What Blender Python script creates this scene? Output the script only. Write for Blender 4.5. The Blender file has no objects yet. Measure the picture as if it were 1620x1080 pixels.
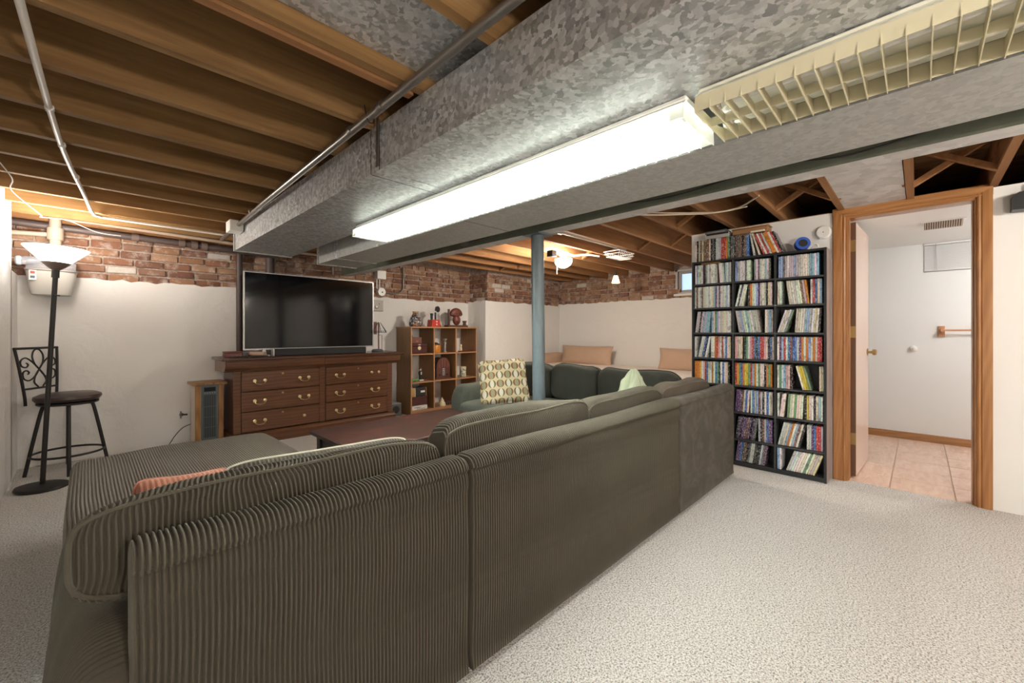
import bpy, math, random
import numpy as np
from mathutils import Matrix, Vector
random.seed(7); rng = np.random.default_rng(7)
SC = bpy.context.scene
COL = SC.collection
PI = math.pi

# ------------------------------------------------------------------ camera
YAW = math.radians(45.56)
cam_d = bpy.data.cameras.new('camera'); cam_d.sensor_width = 36; cam_d.lens = 657/1620*36
cam_d.shift_y = -15/1620; cam_d.clip_start = 0.02
cam = bpy.data.objects.new('camera', cam_d); COL.objects.link(cam)
cam.location = (0, 0, 1.13); cam.rotation_euler = (PI/2, 0, -YAW)
SC.camera = cam
# ------------------------------------------------------------------ view + world
SC.view_settings.view_transform = 'Standard'; SC.view_settings.look = 'None'
SC.view_settings.exposure = 1.36; SC.view_settings.gamma = 1.0; SC.view_settings.use_curve_mapping = False
W = bpy.data.worlds.new('world'); SC.world = W; W.use_nodes = True
W.node_tree.nodes['Background'].inputs[0].default_value = (0.62, 0.75, 1.0, 1)
W.node_tree.nodes['Background'].inputs[1].default_value = 1.0
# lamp strengths (each lamp is built further down with its fixture)
P_TUBE, P_TORCH, P_DOME, P_PEND, P_BATH, P_BULB = 62.0, 13.0, 120.0, 3.2, 34.0, 108.0

# ------------------------------------------------------------------ node helpers
M = {}
class NT:
    def __init__(s, name):
        s.m = bpy.data.materials.new(name); s.m.use_nodes = True; s.t = s.m.node_tree
        s.b = s.t.nodes['Principled BSDF']; M[name] = s.m
    def n(s, typ, **kw):
        nd = s.t.nodes.new('ShaderNode'+typ)
        for k, v in kw.items():
            if k.startswith('_'): setattr(nd, k[1:], v)
            else:
                key = k.replace('__', ' ')
                sock = nd.inputs[int(k[1:])] if k[0] == 'i' and k[1:].isdigit() else nd.inputs[key]
                s.put(sock, v)
        return nd
    def put(s, sock, v):
        if isinstance(v, bpy.types.NodeSocket): s.t.links.new(v, sock)
        elif isinstance(v, bpy.types.Node): s.t.links.new(v.outputs[0], sock)
        else: sock.default_value = v
    def set(s, **kw):
        for k, v in kw.items(): s.put(s.b.inputs[k.replace('__', ' ')], v)
        return s
    def obj(s, scale=(1,1,1), rand=False, gen=False):
        tc = s.n('TexCoord'); o = tc.outputs['Generated' if gen else 'Object']
        mp = s.n('Mapping', Vector=o, Scale=scale)
        if rand:
            oi = s.n('ObjectInfo'); mu = s.n('Math', _operation='MULTIPLY', i0=oi.outputs['Random'], i1=57.0)
            cb = s.n('CombineXYZ', X=mu, Y=mu, Z=mu); s.put(mp.inputs['Location'], cb)
        return mp.outputs[0]
    def noise(s, vec, scale=5, detail=4, rough=.55, dist=0):
        return s.n('TexNoise', Vector=vec, Scale=scale, Detail=detail, Roughness=rough, Distortion=dist).outputs[0]
    def ramp(s, fac, stops, interp='LINEAR'):
        r = s.n('ValToRGB', Fac=fac); cr = r.color_ramp; cr.interpolation = interp
        while len(cr.elements) < len(stops): cr.elements.new(.5)
        for e, (p, c) in zip(cr.elements, stops):
            e.position = p; e.color = tuple(c)+(1,) if len(c) == 3 else c
        return r.outputs[0]
    def mix(s, f, a, b, typ='MIX'):
        nd = s.t.nodes.new('ShaderNodeMix'); nd.data_type = 'RGBA'; nd.blend_type = typ
        for sk, v in ((nd.inputs[0], f), (nd.inputs[6], a), (nd.inputs[7], b)):
            if isinstance(v, tuple) and len(v) == 3: v = v+(1,)
            s.put(sk, v)
        return nd.outputs[2]
    def math(s, op, a, b=0.0, c=0.0):
        return s.n('Math', _operation=op, i0=a, i1=b, i2=c).outputs[0]
    def bump(s, h, strength=.4, dist=.01):
        s.put(s.b.inputs['Normal'], s.n('Bump', Height=h, Strength=strength, Distance=dist).outputs[0]); return s
def sm(name, col, rough=.5, metal=0.0, **kw):
    t = NT(name); t.set(Base__Color=tuple(col)+(1,), Roughness=rough, Metallic=metal)
    for k, v in kw.items(): t.put(t.b.inputs[k.replace('__', ' ')], v)
    return t
def emi(name, col, strength, base=(.9,.9,.9)):
    t = sm(name, base, .4); t.put(t.b.inputs['Emission Color'], tuple(col)+(1,)); t.put(t.b.inputs['Emission Strength'], strength); return t
def wood(name, cols, axis=0, along=1.2, across=26, rough=.5, rand=True, coat=0.0, bump=.15, ring=.35):
    t = NT(name); sc = [across]*3; sc[axis] = along
    v = t.obj(tuple(sc), rand=rand); t.b.inputs['Specular IOR Level'].default_value = .3 if rough > .6 else .5
    g = t.noise(v, 1.0, 6, .6, .8)
    sc2 = [7]*3; sc2[axis] = .9
    w = t.n('TexWave', Vector=t.obj(tuple(sc2), rand=rand), Scale=1.6, Distortion=9.0, Detail=2.0, _wave_type='RINGS').outputs[1]
    f = t.math('ADD', t.math('MULTIPLY', g, 1-ring), t.math('MULTIPLY', w, ring))
    n = len(cols); c = t.ramp(f, [(.25+.5*i/(n-1), cc) for i, cc in enumerate(cols)])
    t.set(Base__Color=c, Roughness=rough); t.b.inputs['Coat Weight'].default_value = coat; t.bump(g, bump, .002); return t

# ------------------------------------------------------------------ materials
t = NT('carpet'); v = t.obj()
a = t.noise(v, 150, 2, .7, .4); b = t.noise(v, 330, 2, .7); c = t.noise(v, 1.6, 3)
f = t.math('ADD', t.math('MULTIPLY', a, .62), t.math('MULTIPLY', b, .38))
col = t.ramp(f, [(.39, (.06,.052,.045)), (.44, (.30,.28,.255)), (.495, (.64,.612,.58)), (.585, (.86,.835,.81))])
col = t.mix(t.math('MULTIPLY', c, .22), col, (.48,.43,.39))
t.set(Base__Color=col, Roughness=1.0); t.b.inputs['Sheen Weight'].default_value = .3; t.bump(f, .7, .012)
def plaster(name, col, s1=7, amt=.35, dist=.01, stain=(.62,.58,.54), st=.12):
    t = NT(name); v = t.obj(); n1 = t.noise(v, s1, 5, .6, .4); n2 = t.noise(v, 1.3, 4, .6)
    st_f = t.math('MULTIPLY', t.ramp(n2, [(.5,(0,0,0)), (.72,(1,1,1))]), st)
    t.set(Base__Color=t.mix(st_f, col, stain), Roughness=.75); t.bump(n1, amt, dist)
plaster('plaster_old', (.79,.775,.755), 6, .5, .02); plaster('drywall', (.80,.79,.775), 40, .08, .003, st=.05)
plaster('drywall_bath', (.83,.83,.815), 40, .05, .003, st=.02)
t = NT('mortar'); v = t.obj(); n1 = t.noise(v, 25, 5, .7)
t.set(Base__Color=t.ramp(n1, [(.35,(.30,.21,.16)), (.6,(.50,.40,.34)), (.75,(.66,.60,.55))]), Roughness=.95); t.bump(n1, .8, .01)
t = NT('brick'); oi = t.n('ObjectInfo'); r = oi.outputs['Random']; v = t.obj(rand=True)
bc = t.ramp(r, [(0,(.27,.125,.075)), (.2,(.35,.185,.105)), (.4,(.20,.095,.065)), (.55,(.40,.245,.155)), (.72,(.30,.165,.11)), (.86,(.26,.15,.105)), (.955,(.70,.66,.61))], 'CONSTANT')
n1 = t.noise(v, 30, 5, .65); n2 = t.noise(v, 9, 4, .7)
bc = t.mix(t.math('MULTIPLY', n1, .5), bc, (.20,.09,.05)); wf = t.ramp(n2, [(.50,(0,0,0)), (.66,(1,1,1))])
bc = t.mix(t.math('MULTIPLY', wf, .6), bc, (.60,.52,.46))
t.set(Base__Color=bc, Roughness=.9); t.bump(n1, .7, .008)
def lumber(name, c0, c1, c2):
    t = NT(name); v = t.obj((.55,9,9), rand=True); g = t.noise(v, 1.6, 8, .62, .5); fine = t.noise(t.obj((2.5,70,70), rand=True), 1.0, 3, .6)
    kv = t.n('Mapping', Vector=t.obj(rand=True), Scale=(1.15,.4,4.2)).outputs[0]
    kd = t.n('TexVoronoi', Vector=kv, Scale=1.0).outputs[0]
    ring = t.math('SINE', t.math('MULTIPLY', kd, 70.0)); near = t.ramp(kd, [(.10,(1,1,1)),(.34,(0,0,0))]); knot = t.ramp(kd, [(.035,(1,1,1)),(.06,(0,0,0))])
    f = t.math('ADD', t.math('ADD', t.math('MULTIPLY', g, .75), t.math('MULTIPLY', fine, .25)), t.math('MULTIPLY', t.math('MULTIPLY', ring, near), .07))
    c = t.ramp(f, [(.32,c0),(.5,c1),(.68,c2)]); c = t.mix(t.math('MULTIPLY', knot, .7), c, tuple(x*.35 for x in c0))
    t.set(Base__Color=c, Roughness=.85); t.b.inputs['Specular IOR Level'].default_value = .3; t.bump(fine, .12, .002)
lumber('joist', (.17,.092,.035), (.255,.142,.055), (.34,.198,.08)); lumber('joist_warm', (.20,.092,.037), (.28,.135,.055), (.36,.18,.076))
wood('plywood', [(.10,.05,.02),(.16,.085,.035),(.21,.115,.05)], 1, 1.0, 12, .7)
wood('mahogany', [(.060,.020,.009),(.082,.029,.013),(.11,.040,.018)], 0, 2.2, 45, .33, coat=.25, bump=.05)
wood('mahogany_face', [(.090,.034,.013),(.118,.046,.018),(.155,.062,.025)], 0, 2.2, 45, .33, coat=.25, bump=.05)
wood('oak_shelf', [(.20,.10,.038),(.26,.135,.052),(.31,.165,.065)], 2, 1.4, 60, .45, bump=.04, ring=.15)
wood('oak_edge', [(.38,.19,.085),(.45,.235,.11)], 0, 1.4, 60, .45, bump=.04, ring=.15)
wood('casing_v', [(.27,.11,.035),(.35,.155,.05),(.43,.20,.075)], 2, 1.2, 60, .35, coat=.2, bump=.05, ring=.2)
wood('casing_h', [(.27,.11,.035),(.35,.155,.05),(.43,.20,.075)], 1, 1.2, 60, .35, coat=.2, bump=.05, ring=.2)
t = NT('coffee'); g = t.noise(t.obj((1.5,20,20)), 1.0, 6, .6, .6); wn = t.noise(t.obj((1,1,1)), 3.2, 5, .7, .8)
c = t.ramp(g, [(.3,(.022,.011,.009)),(.5,(.04,.018,.014)),(.7,(.065,.026,.019))]); c = t.mix(t.math('MULTIPLY', t.ramp(wn, [(.52,(0,0,0)),(.70,(1,1,1))]), .75), c, (.19,.035,.022))
t.set(Base__Color=c, Roughness=.42); sm('table_dark', (.02,.017,.016), .45)
wood('heater_wood', [(.20,.09,.025),(.29,.14,.04),(.36,.18,.06)], 2, 1.4, 45, .4)
def galv(name, lo, hi, metal=.55, rough=(.32,.55), scale=30):
    t = NT(name); v = t.obj((1,1,1)); w = t.noise(v, 12, 3, .6)
    vv = t.n('VectorMath', _operation='ADD', i0=v, i1=t.n('VectorMath', _operation='SCALE', i0=t.n('TexNoise', Vector=v, Scale=40.0, Detail=3.0).outputs[1], Scale=.03).outputs[0]).outputs[0]
    vo = t.n('TexVoronoi', Vector=vv, Scale=float(scale)).outputs[1]
    vs = t.n('SeparateColor', Color=vo).outputs[0]
    f = t.math('ADD', t.math('MULTIPLY', vs, .7), t.math('MULTIPLY', w, .3))
    t.set(Base__Color=t.ramp(f, [(.15,lo),(.5,tuple((a+b)/2 for a,b in zip(lo,hi))),(.85,hi)]), Metallic=metal, Roughness=t.math('ADD', t.math('MULTIPLY', vs, rough[1]-rough[0]), rough[0]))
    t.bump(f, .12, .004)
galv('galv', (.30,.31,.32), (.68,.69,.70), .5, (.34,.5), 62); galv('galv_dull', (.37,.375,.365), (.50,.505,.49), .35, (.5,.65), 60)
galv('zinc_panel', (.5,.49,.49), (.68,.67,.67), .25, (.5,.7), 18)
t = NT('beam_green'); n1 = t.noise(t.obj(), 9, 4); t.set(Base__Color=t.ramp(n1, [(.3,(.10,.112,.082)),(.7,(.16,.172,.13))]), Roughness=.5)
t = NT('post_paint'); n1 = t.noise(t.obj((1,1,.3)), 14, 4, .7); t.set(Base__Color=t.ramp(n1, [(.3,(.088,.118,.132)),(.62,(.122,.156,.172)),(.74,(.15,.188,.205)),(.79,(.62,.66,.66))]), Roughness=.38)
sm('conduit', (.26,.24,.22), .3, .85); sm('white_pipe', (.72,.68,.64), .4); sm('pipe_dark', (.085,.06,.055), .5); sm('pipe_tan', (.47,.35,.27), .55); sm('pipe_brown', (.16,.11,.09), .5)
sm('cable', (.66,.56,.44), .6); sm('cable_black', (.03,.03,.03), .5); sm('wire_white', (.7,.66,.6), .6)
sm('fixture_white', (.82,.82,.78), .4)
t = sm('louver_lit', (.93,.94,.92), .35); t.put(t.b.inputs['Transmission Weight'], .0)
lt = t.n('BsdfTranslucent', Color=(.93,.95,.92,1)); mx = t.n('MixShader', Fac=.5, i1=t.b.outputs[0], i2=lt.outputs[0]); t.t.links.new(mx.outputs[0], t.t.nodes['Material Output'].inputs[0])
t = sm('louver_old', (.76,.71,.52), .42); lt = t.n('BsdfTranslucent', Color=(.78,.73,.50,1)); mx = t.n('MixShader', Fac=.22, i1=t.b.outputs[0], i2=lt.outputs[0]); t.t.links.new(mx.outputs[0], t.t.nodes['Material Output'].inputs[0])
sm('reflector_old', (.80,.79,.68), .5)
emi('tube_lit', (.96,1.0,.95), P_TUBE); sm('tube_off', (.85,.86,.84), .25)
def cord(name, lo, hi, sheen=.55, mott=.0, mc=(.2,.17,.13), tint=(.80,.76,.66)):
    t = NT(name); v = t.obj(); n1 = t.noise(v, 2.3, 4, .6, .8); n2 = t.noise(v, 320, 2, .6)
    c = t.mix(n1, lo, hi)
    if mott: c = t.mix(t.math('MULTIPLY', t.ramp(t.noise(v, 5.5, 5, .65, 1.6), [(.45,(0,0,0)),(.62,(1,1,1))]), mott), c, mc)
    t.set(Base__Color=c, Roughness=.92); t.b.inputs['Sheen Weight'].default_value = sheen; t.b.inputs['Sheen Roughness'].default_value = .4
    t.put(t.b.inputs['Sheen Tint'], tuple(tint)+(1,)); t.bump(n2, .3, .002)
cord('cord', (.045,.038,.025), (.072,.062,.043), .16); cord('cord_velvet', (.036,.030,.022), (.058,.048,.036), .3, .5, (.10,.086,.068))
cord('cord_top', (.115,.12,.10), (.175,.18,.155), .8); cord('cord_brown', (.072,.056,.040), (.108,.086,.063), .25)
cord('cord_dark', (.026,.028,.021), (.045,.047,.037), .3); cord('cord_sage', (.062,.072,.056), (.09,.102,.082), .5, .3, (.13,.145,.12))
cord('terracotta', (.24,.085,.05), (.34,.13,.08), .5, tint=(1,.75,.6)); cord('blanket', (.40,.46,.31), (.52,.57,.42), .2)
cord('linen_tan', (.50,.34,.235), (.57,.40,.29), .3, tint=(1,.9,.8)); cord('linen_pale', (.70,.61,.55), (.78,.69,.63), .3); cord('linen_grey', (.62,.60,.58), (.70,.68,.66), .2)
sm('piping_lit_tone', (.42,.39,.31), .9)  # light along the dark loose pillow's piping, painted in as a pale colour
# patterned throw pillow: rows of two-tone ovals
t = NT('oval_print'); tc = t.n('TexCoord'); sp = t.n('SeparateXYZ', Vector=tc.outputs['Object'])
px, pz = .076, .082
cu = t.math('ADD', t.math('DIVIDE', sp.outputs[0], px), 50.0); cv = t.math('ADD', t.math('DIVIDE', sp.outputs[2], pz), 50.0)
u = t.math('SUBTRACT', t.math('FRACT', cu), .5); vv = t.math('SUBTRACT', t.math('FRACT', cv), .5)
def oval(du, rx, ry):
    a = t.math('DIVIDE', t.math('ADD', u, du), rx); b = t.math('DIVIDE', vv, ry)
    return t.math('LESS_THAN', t.math('ADD', t.math('MULTIPLY', a, a), t.math('MULTIPLY', b, b)), 1.0)
par = t.math('FLOORED_MODULO', t.math('ADD', t.math('FLOOR', cu), t.math('FLOOR', cv)), 2.0)
right = t.math('GREATER_THAN', u, 0.0)
c1 = t.mix(par, (.27,.115,.06), (.16,.145,.085)); c2 = t.mix(par, (.37,.36,.21), (.80,.75,.62))
c = t.mix(oval(0, .46, .44), (.72,.62,.38), c1); c = t.mix(oval(.0, .25, .44), c, c2)
t.set(Base__Color=c, Roughness=.9); t.bump(t.noise(t.obj(), 400, 1), .2, .001)
sm('brass', (.72,.58,.33), .28, .95); sm('brass_old', (.42,.30,.13), .35, .9); sm('black_metal', (.022,.020,.019), .42, .3); sm('black_plastic', (.018,.018,.018), .4)
sm('leather_dark', (.045,.028,.024), .35); sm('chrome', (.7,.7,.7), .2, 1.0); sm('silver_plastic', (.55,.55,.56), .35, .5)
t = sm('tv_screen', (.003,.003,.004), .09); t.b.inputs['Specular IOR Level'].default_value = .42
sm('soundbar', (.02,.022,.024), .75); sm('heater_grey', (.095,.125,.14), .45); sm('heater_side', (.55,.48,.42), .6); sm('heater_dark', (.012,.014,.016), .5); sm('led_panel', (.02,.02,.025), .15)
sm('rack_black', (.022,.024,.027), .45); sm('rack_edge', (.05,.052,.055), .4); sm('rack_side', (.34,.27,.26), .3); sm('bin_grey', (.52,.50,.46), .45); t = sm('clear_plastic', (.85,.88,.95), .12); t.b.inputs['Transmission Weight'].default_value = .75; t.b.inputs['Alpha'].default_value = .8
emi('shade_glow', (1,.96,.90), 3.2, (.95,.93,.9)); emi('dome_glow', (1,.90,.76), P_DOME, (.95,.93,.9)); emi('amber_glow', (1,.60,.22), P_PEND, (.9,.6,.3)); emi('bulb_glow', (1,.91,.80), P_BULB); emi('bath_glow', (1,.97,.93), P_BATH)
sm('ceramic_white', (.85,.84,.82), .3); sm('door_veneer', (.62,.47,.40), .25, 0.0); sm('door_edge', (.13,.06,.03), .5)
t = NT('tile'); n1 = t.noise(t.obj((2,9,1), rand=True), 2.2, 5, .6, 1.0); t.set(Base__Color=t.ramp(n1, [(.3,(.60,.40,.30)),(.5,(.70,.50,.39)),(.7,(.78,.60,.50))]), Roughness=.35)
sm('grout', (.74,.58,.48), .9); sm('blind', (.80,.80,.79), .4); sm('towel_wood', (.55,.27,.14), .4); sm('register', (.62,.56,.46), .4); sm('plate_grey', (.23,.21,.195), .45, .4)
t = sm('frosted', (.62,.72,.82), .5); t.b.inputs['Transmission Weight'].default_value = .85
for nm, c, r in (('c_red',(.60,.045,.03),.3),('c_maroon',(.075,.018,.016),.3),('c_leather',(.17,.06,.04),.45),('c_orange',(.62,.24,.025),.3),('c_mask',(.17,.045,.03),.45),('c_woodbrown',(.10,.05,.035),.5),('c_cream',(.74,.66,.44),.4),('c_green',(.14,.32,.10),.5),('c_white',(.78,.77,.75),.35),('c_black',(.02,.02,.022),.35),('c_skin',(.6,.42,.32),.5),('c_radio',(.12,.048,.036),.35),('c_cardboard',(.36,.19,.085),.8),('c_gold',(.45,.28,.08),.4),('c_blue',(.03,.10,.50),.35),('c_silver',(.42,.41,.40),.4),('c_pink',(.62,.42,.42),.5),('c_tan',(.5,.35,.2),.6),('c_greybox',(.10,.105,.11),.5),('c_bluewhite',(.5,.6,.68),.25)):
    sm(nm, c, r)
t = sm('c_glass', (.85,.85,.82), .08); t.b.inputs['Transmission Weight'].default_value = .7
t = NT('c_mosaic'); v = t.obj(); vo = t.n('TexVoronoi', Vector=v, Scale=52.0).outputs[1]; s = t.n('SeparateColor', Color=vo).outputs[0]
t.set(Base__Color=t.ramp(s, [(0,(.06,.035,.03)),(.25,(.22,.13,.09)),(.45,(.55,.50,.45)),(.6,(.10,.07,.06)),(.75,(.16,.28,.40)),(.9,(.50,.30,.22))], 'CONSTANT'), Roughness=.25)
t = NT('c_tin'); n1 = t.noise(t.obj(), 26, 3); t.set(Base__Color=t.ramp(n1, [(.35,(.09,.12,.08)),(.5,(.45,.45,.36)),(.65,(.75,.72,.62))]), Roughness=.3)
t = NT('c_crest'); n1 = t.noise(t.obj(), 40, 2); t.set(Base__Color=t.ramp(n1, [(.4,(.75,.72,.68)),(.55,(.35,.12,.12)),(.7,(.2,.08,.09))], 'CONSTANT'), Roughness=.3)
# disc cases: plain case colour with printed blocks on the spine, two sources of colour
def case_mat(name, attr):
    t = NT(name)
    if attr: base = t.n('Attribute', _attribute_name='Col').outputs[0]; v = t.obj()
    else: base = t.n('ObjectInfo').outputs['Color']; v = t.obj(rand=True)
    mp = t.n('Mapping', Vector=v, Scale=(20,190,70)).outputs[0]
    a = t.noise(mp, 1.0, 2, .6); b = t.noise(t.n('Mapping', Vector=v, Scale=(10,30,20)).outputs[0], 1.0, 1, .5)
    c = t.mix(t.math('MULTIPLY', t.ramp(a, [(.56,(0,0,0)),(.60,(1,1,1))]), .55), base, t.mix(t.math('LESS_THAN', t.n('RGBToBW', Color=base).outputs[0], .2), t.n('HueSaturation', Color=base, Saturation=1.4, Value=.3).outputs[0], (.72,.70,.66)))
    c = t.mix(t.math('MULTIPLY', t.ramp(b, [(.60,(0,0,0)),(.66,(1,1,1))]), .6), c, t.n('HueSaturation', Color=base, Hue=.55, Value=.35).outputs[0])
    t.set(Base__Color=c, Roughness=.22)
case_mat('case', False); case_mat('case_far', True)

# ------------------------------------------------------------------ mesh helpers
class MB:
    def __init__(s): s.v = []; s.f = []
    def add(s, vs, fs):
        o = len(s.v); s.v += [tuple(map(float, p)) for p in vs]; s.f += [tuple(i+o for i in f) for f in fs]; return s
    def box(s, x0, x1, y0, y1, z0, z1, ch=0):
        if ch <= 0:
            vs = [(x,y,z) for z in (z0,z1) for y in (y0,y1) for x in (x0,x1)]
            return s.add(vs, [(0,2,3,1),(4,5,7,6),(0,1,5,4),(2,6,7,3),(0,4,6,2),(1,3,7,5)])
        c = min(ch, (x1-x0)*.49, (y1-y0)*.49, (z1-z0)*.49); vs = []; idx = {}
        for ix, x in enumerate((x0,x1)):
            for iy, y in enumerate((y0,y1)):
                for iz, z in enumerate((z0,z1)):
                    sx, sy, sz = (1-2*ix)*c, (1-2*iy)*c, (1-2*iz)*c
                    for ax, p in enumerate(((x,y+sy,z+sz),(x+sx,y,z+sz),(x+sx,y+sy,z))):
                        idx[ix,iy,iz,ax] = len(vs); vs.append(p)
        I = lambda a,b,c_,d: idx[a,b,c_,d]; fs = []
        for k in (0,1):
            q = [I(k,0,0,0),I(k,1,0,0),I(k,1,1,0),I(k,0,1,0)]; fs.append(q if k else q[::-1])
            q = [I(0,k,0,1),I(1,k,0,1),I(1,k,1,1),I(0,k,1,1)]; fs.append(q[::-1] if k else q)
            q = [I(0,0,k,2),I(1,0,k,2),I(1,1,k,2),I(0,1,k,2)]; fs.append(q if k else q[::-1])
        for a in (0,1):
            for b in (0,1):
                fs.append([I(a,b,0,0),I(a,b,1,0),I(a,b,1,1),I(a,b,0,1)]); fs.append([I(a,0,b,0),I(a,1,b,0),I(a,1,b,2),I(a,0,b,2)]); fs.append([I(0,a,b,1),I(1,a,b,1),I(1,a,b,2),I(0,a,b,2)])
                for d in (0,1): fs.append([I(a,b,d,0),I(a,b,d,1),I(a,b,d,2)])
        return s.add(vs, fs)
    def grid(s, P, cu=False, cv=False, caps=False):
        P = np.asarray(P, float); nu, nv = P.shape[:2]; o = len(s.v); s.v += [tuple(p) for p in P.reshape(-1,3).tolist()]
        for i in range(nu if cu else nu-1):
            a = o+i*nv; b = o+((i+1) % nu)*nv
            for j in range(nv if cv else nv-1):
                k = (j+1) % nv; s.f.append((a+j, b+j, b+k, a+k))
        if caps and cv:
            s.f.append(tuple(o+j for j in range(nv))); s.f.append(tuple(o+(nu-1)*nv+j for j in range(nv-1,-1,-1)))
        return s
    def tube(s, pts, r, n=10, caps=True, closed=False, flat=1.0):
        pts = [Vector(p) for p in pts]; m = len(pts); R = r if isinstance(r, (list, tuple)) else [r]*m; rows = []; up = None
        for i, p in enumerate(pts):
            if closed: d = (pts[(i+1) % m]-pts[i-1])
            else: d = pts[min(i+1, m-1)]-pts[max(i-1, 0)]
            d.normalize()
            if up is None: up = Vector((0,0,1)) if abs(d.z) < .9 else Vector((0,1,0))
            a = d.cross(up).normalized(); up = a.cross(d).normalized()
            rows.append([p+(a*math.cos(2*PI*k/n)+up*math.sin(2*PI*k/n)*flat)*R[i] for k in range(n)])
        return s.grid([[tuple(q) for q in r_] for r_ in rows], cu=closed, cv=True, caps=caps and not closed)
    def lathe(s, prof, n=24, c=(0,0,0)):
        rows = [[(c[0]+r*math.cos(2*PI*k/n), c[1]+r*math.sin(2*PI*k/n), c[2]+z) for k in range(n)] for r, z in prof]
        return s.grid(rows, cv=True, caps=True)
    def disc(s, c, nrm, r, th, n=24, rim=.0):
        nrm = Vector(nrm).normalized(); c = Vector(c); b = th*.2 if rim else 0
        return s.tube([c, c+nrm*(th-b), c+nrm*th] if rim else [c, c+nrm*th], [r, r, r-rim] if rim else r, n)
    def prism(s, poly, axis, a, b):
        def P(u, v, w): return {0:(w,u,v), 1:(u,w,v), 2:(u,v,w)}[axis]
        n = len(poly); vs = [P(u,v,a) for u, v in poly]+[P(u,v,b) for u, v in poly]
        return s.add(vs, [tuple(range(n)), tuple(range(2*n-1, n-1, -1))]+[(i, i+n, (i+1) % n+n, (i+1) % n) for i in range(n)])
    def mesh(s, name, smooth=True, ang=38):
        me = bpy.data.meshes.new(name); me.from_pydata(s.v, [], s.f); me.update()
        import bmesh
        bm = bmesh.new(); bm.from_mesh(me); bmesh.ops.recalc_face_normals(bm, faces=bm.faces); bm.to_mesh(me); bm.free()
        if smooth:
            me.polygons.foreach_set('use_smooth', [True]*len(me.polygons)); me.set_sharp_from_angle(angle=math.radians(ang))
        return me
    def build(s, name, mat, parent=None, local=False, smooth=True, ang=38, pivot=None):
        if parent is not None and not local:
            o = world_loc(parent); s.v = [(x-o[0], y-o[1], z-o[2]) for x, y, z in s.v]
        elif pivot is not None: s.v = [(x-pivot[0], y-pivot[1], z-pivot[2]) for x, y, z in s.v]
        me = s.mesh(name, smooth, ang); me.materials.append(M[mat]); ob = bpy.data.objects.new(name, me); COL.objects.link(ob)
        if parent is not None: ob.parent = parent
        elif pivot is not None: ob.location = pivot
        return ob
def world_loc(o):
    l = Vector((0,0,0))
    while o is not None: l = l+o.location; o = o.parent
    return l
def tag(o, label=None, cat=None, group=None, kind=None):
    for k, v in (('label',label),('category',cat),('group',group),('kind',kind)):
        if v: o[k] = v
    return o
def thing(name, label, cat, loc=(0,0,0), rz=0, group=None):
    o = bpy.data.objects.new(name, None); o.empty_display_size = .05; COL.objects.link(o); o.location = loc; o.rotation_euler = (0,0,rz)
    return tag(o, label, cat, group)
def bx(name, mat, parent, *b, ch=0.0, local=False): return MB().box(*b, ch=ch).build(name, mat, parent, local=local)
def inst(name, me, parent, loc, rot=None, color=None):
    o = bpy.data.objects.new(name, me); COL.objects.link(o)
    if parent is not None: o.parent = parent; w = world_loc(parent); loc = (loc[0]-w[0], loc[1]-w[1], loc[2]-w[2])
    o.location = loc
    if rot: o.rotation_euler = rot
    if color: o.color = color
    return o
def mesh_of(mb, mat, name='m', **k):
    me = mb.mesh(name, **k); me.materials.append(M[mat]); return me
def bez(pts, n=10):
    """smooth curve through points (Catmull-Rom)"""
    P = [Vector(p) for p in pts]; out = []
    for i in range(len(P)-1):
        p0 = P[max(i-1,0)]; p1 = P[i]; p2 = P[i+1]; p3 = P[min(i+2,len(P)-1)]
        for k in range(n):
            t_ = k/n; out.append(.5*((2*p1)+(p2-p0)*t_+(2*p0-5*p1+4*p2-p3)*t_*t_+(3*p1-p0-3*p2+p3)*t_**3))
    return [tuple(p) for p in out]+[tuple(P[-1])]
def struct(name, mat, *b, ch=0): return tag(MB().box(*b, ch=ch).build(name, mat), kind='structure')

# ================================================================== THE SETTING
# ------------------------------------------------------------------ floor
fl = tag(MB().box(-.6, 4.06, -3.0, 5.4, -.06, 0).box(4.06, 6.4, 1.5, 5.4, -.06, 0).build('floor', 'carpet'), kind='structure')
bf = struct('floor', 'grout', 4.06, 6.2, -1.45, 1.5, -.06, -.008)
tile_me = mesh_of(MB().box(-.162, .162, -.162, .162, -.008, .0, ch=.003), 'tile', 'tile')
for i in range(6):
    for j in range(9):
        x, y = 4.065+.165+i*.331, 1.21-j*.331+.105
        if y > -1.4: inst('tile', tile_me, bf, (x, y, 0))
# ------------------------------------------------------------------ brick + plaster walls
def brick_variant():
    m = MB().box(-.101, .101, -.03, .03, -.030, .030, ch=.007)
    m.v = [tuple(c+random.uniform(-.0035, .0035) for c in p) for p in m.v]
    return mesh_of(m, 'brick', 'brick', ang=30)
BRICKS = [brick_variant() for _ in range(6)]
def lay(parent, x0, y0, ang, L, z0, z1, skip=None):
    ca, sa = math.cos(ang), math.sin(ang); r = 0; z = z0+.032
    while z < z1:
        s = -.1*(r % 2)-random.uniform(0, .05)
        while s < L:
            full = random.random() > .16; w = .202 if full else .1
            a, b = max(s, 0), min(s+w, L)
            if b-a > .035 and not (skip and skip((a+b)/2, z)):
                c = (a+b)/2; d = random.uniform(-.006, .006)
                o = inst('brick', random.choice(BRICKS), parent, (x0+ca*c-sa*d, y0+sa*c+ca*d, z+random.uniform(-.003,.003)), (0, random.uniform(-.012,.012), ang+random.uniform(-.02,.02)))
                o.scale = ((b-a)/.202, 1, 1+random.uniform(-.06,.04))
            s += w+.013
        z += .0745; r += 1
def ragged(L, z1, rough=.012, step=.06):
    n = max(int(L/step), 2); return [(L*i/n, z1+random.uniform(-rough, rough)) for i in range(n+1)]
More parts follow.
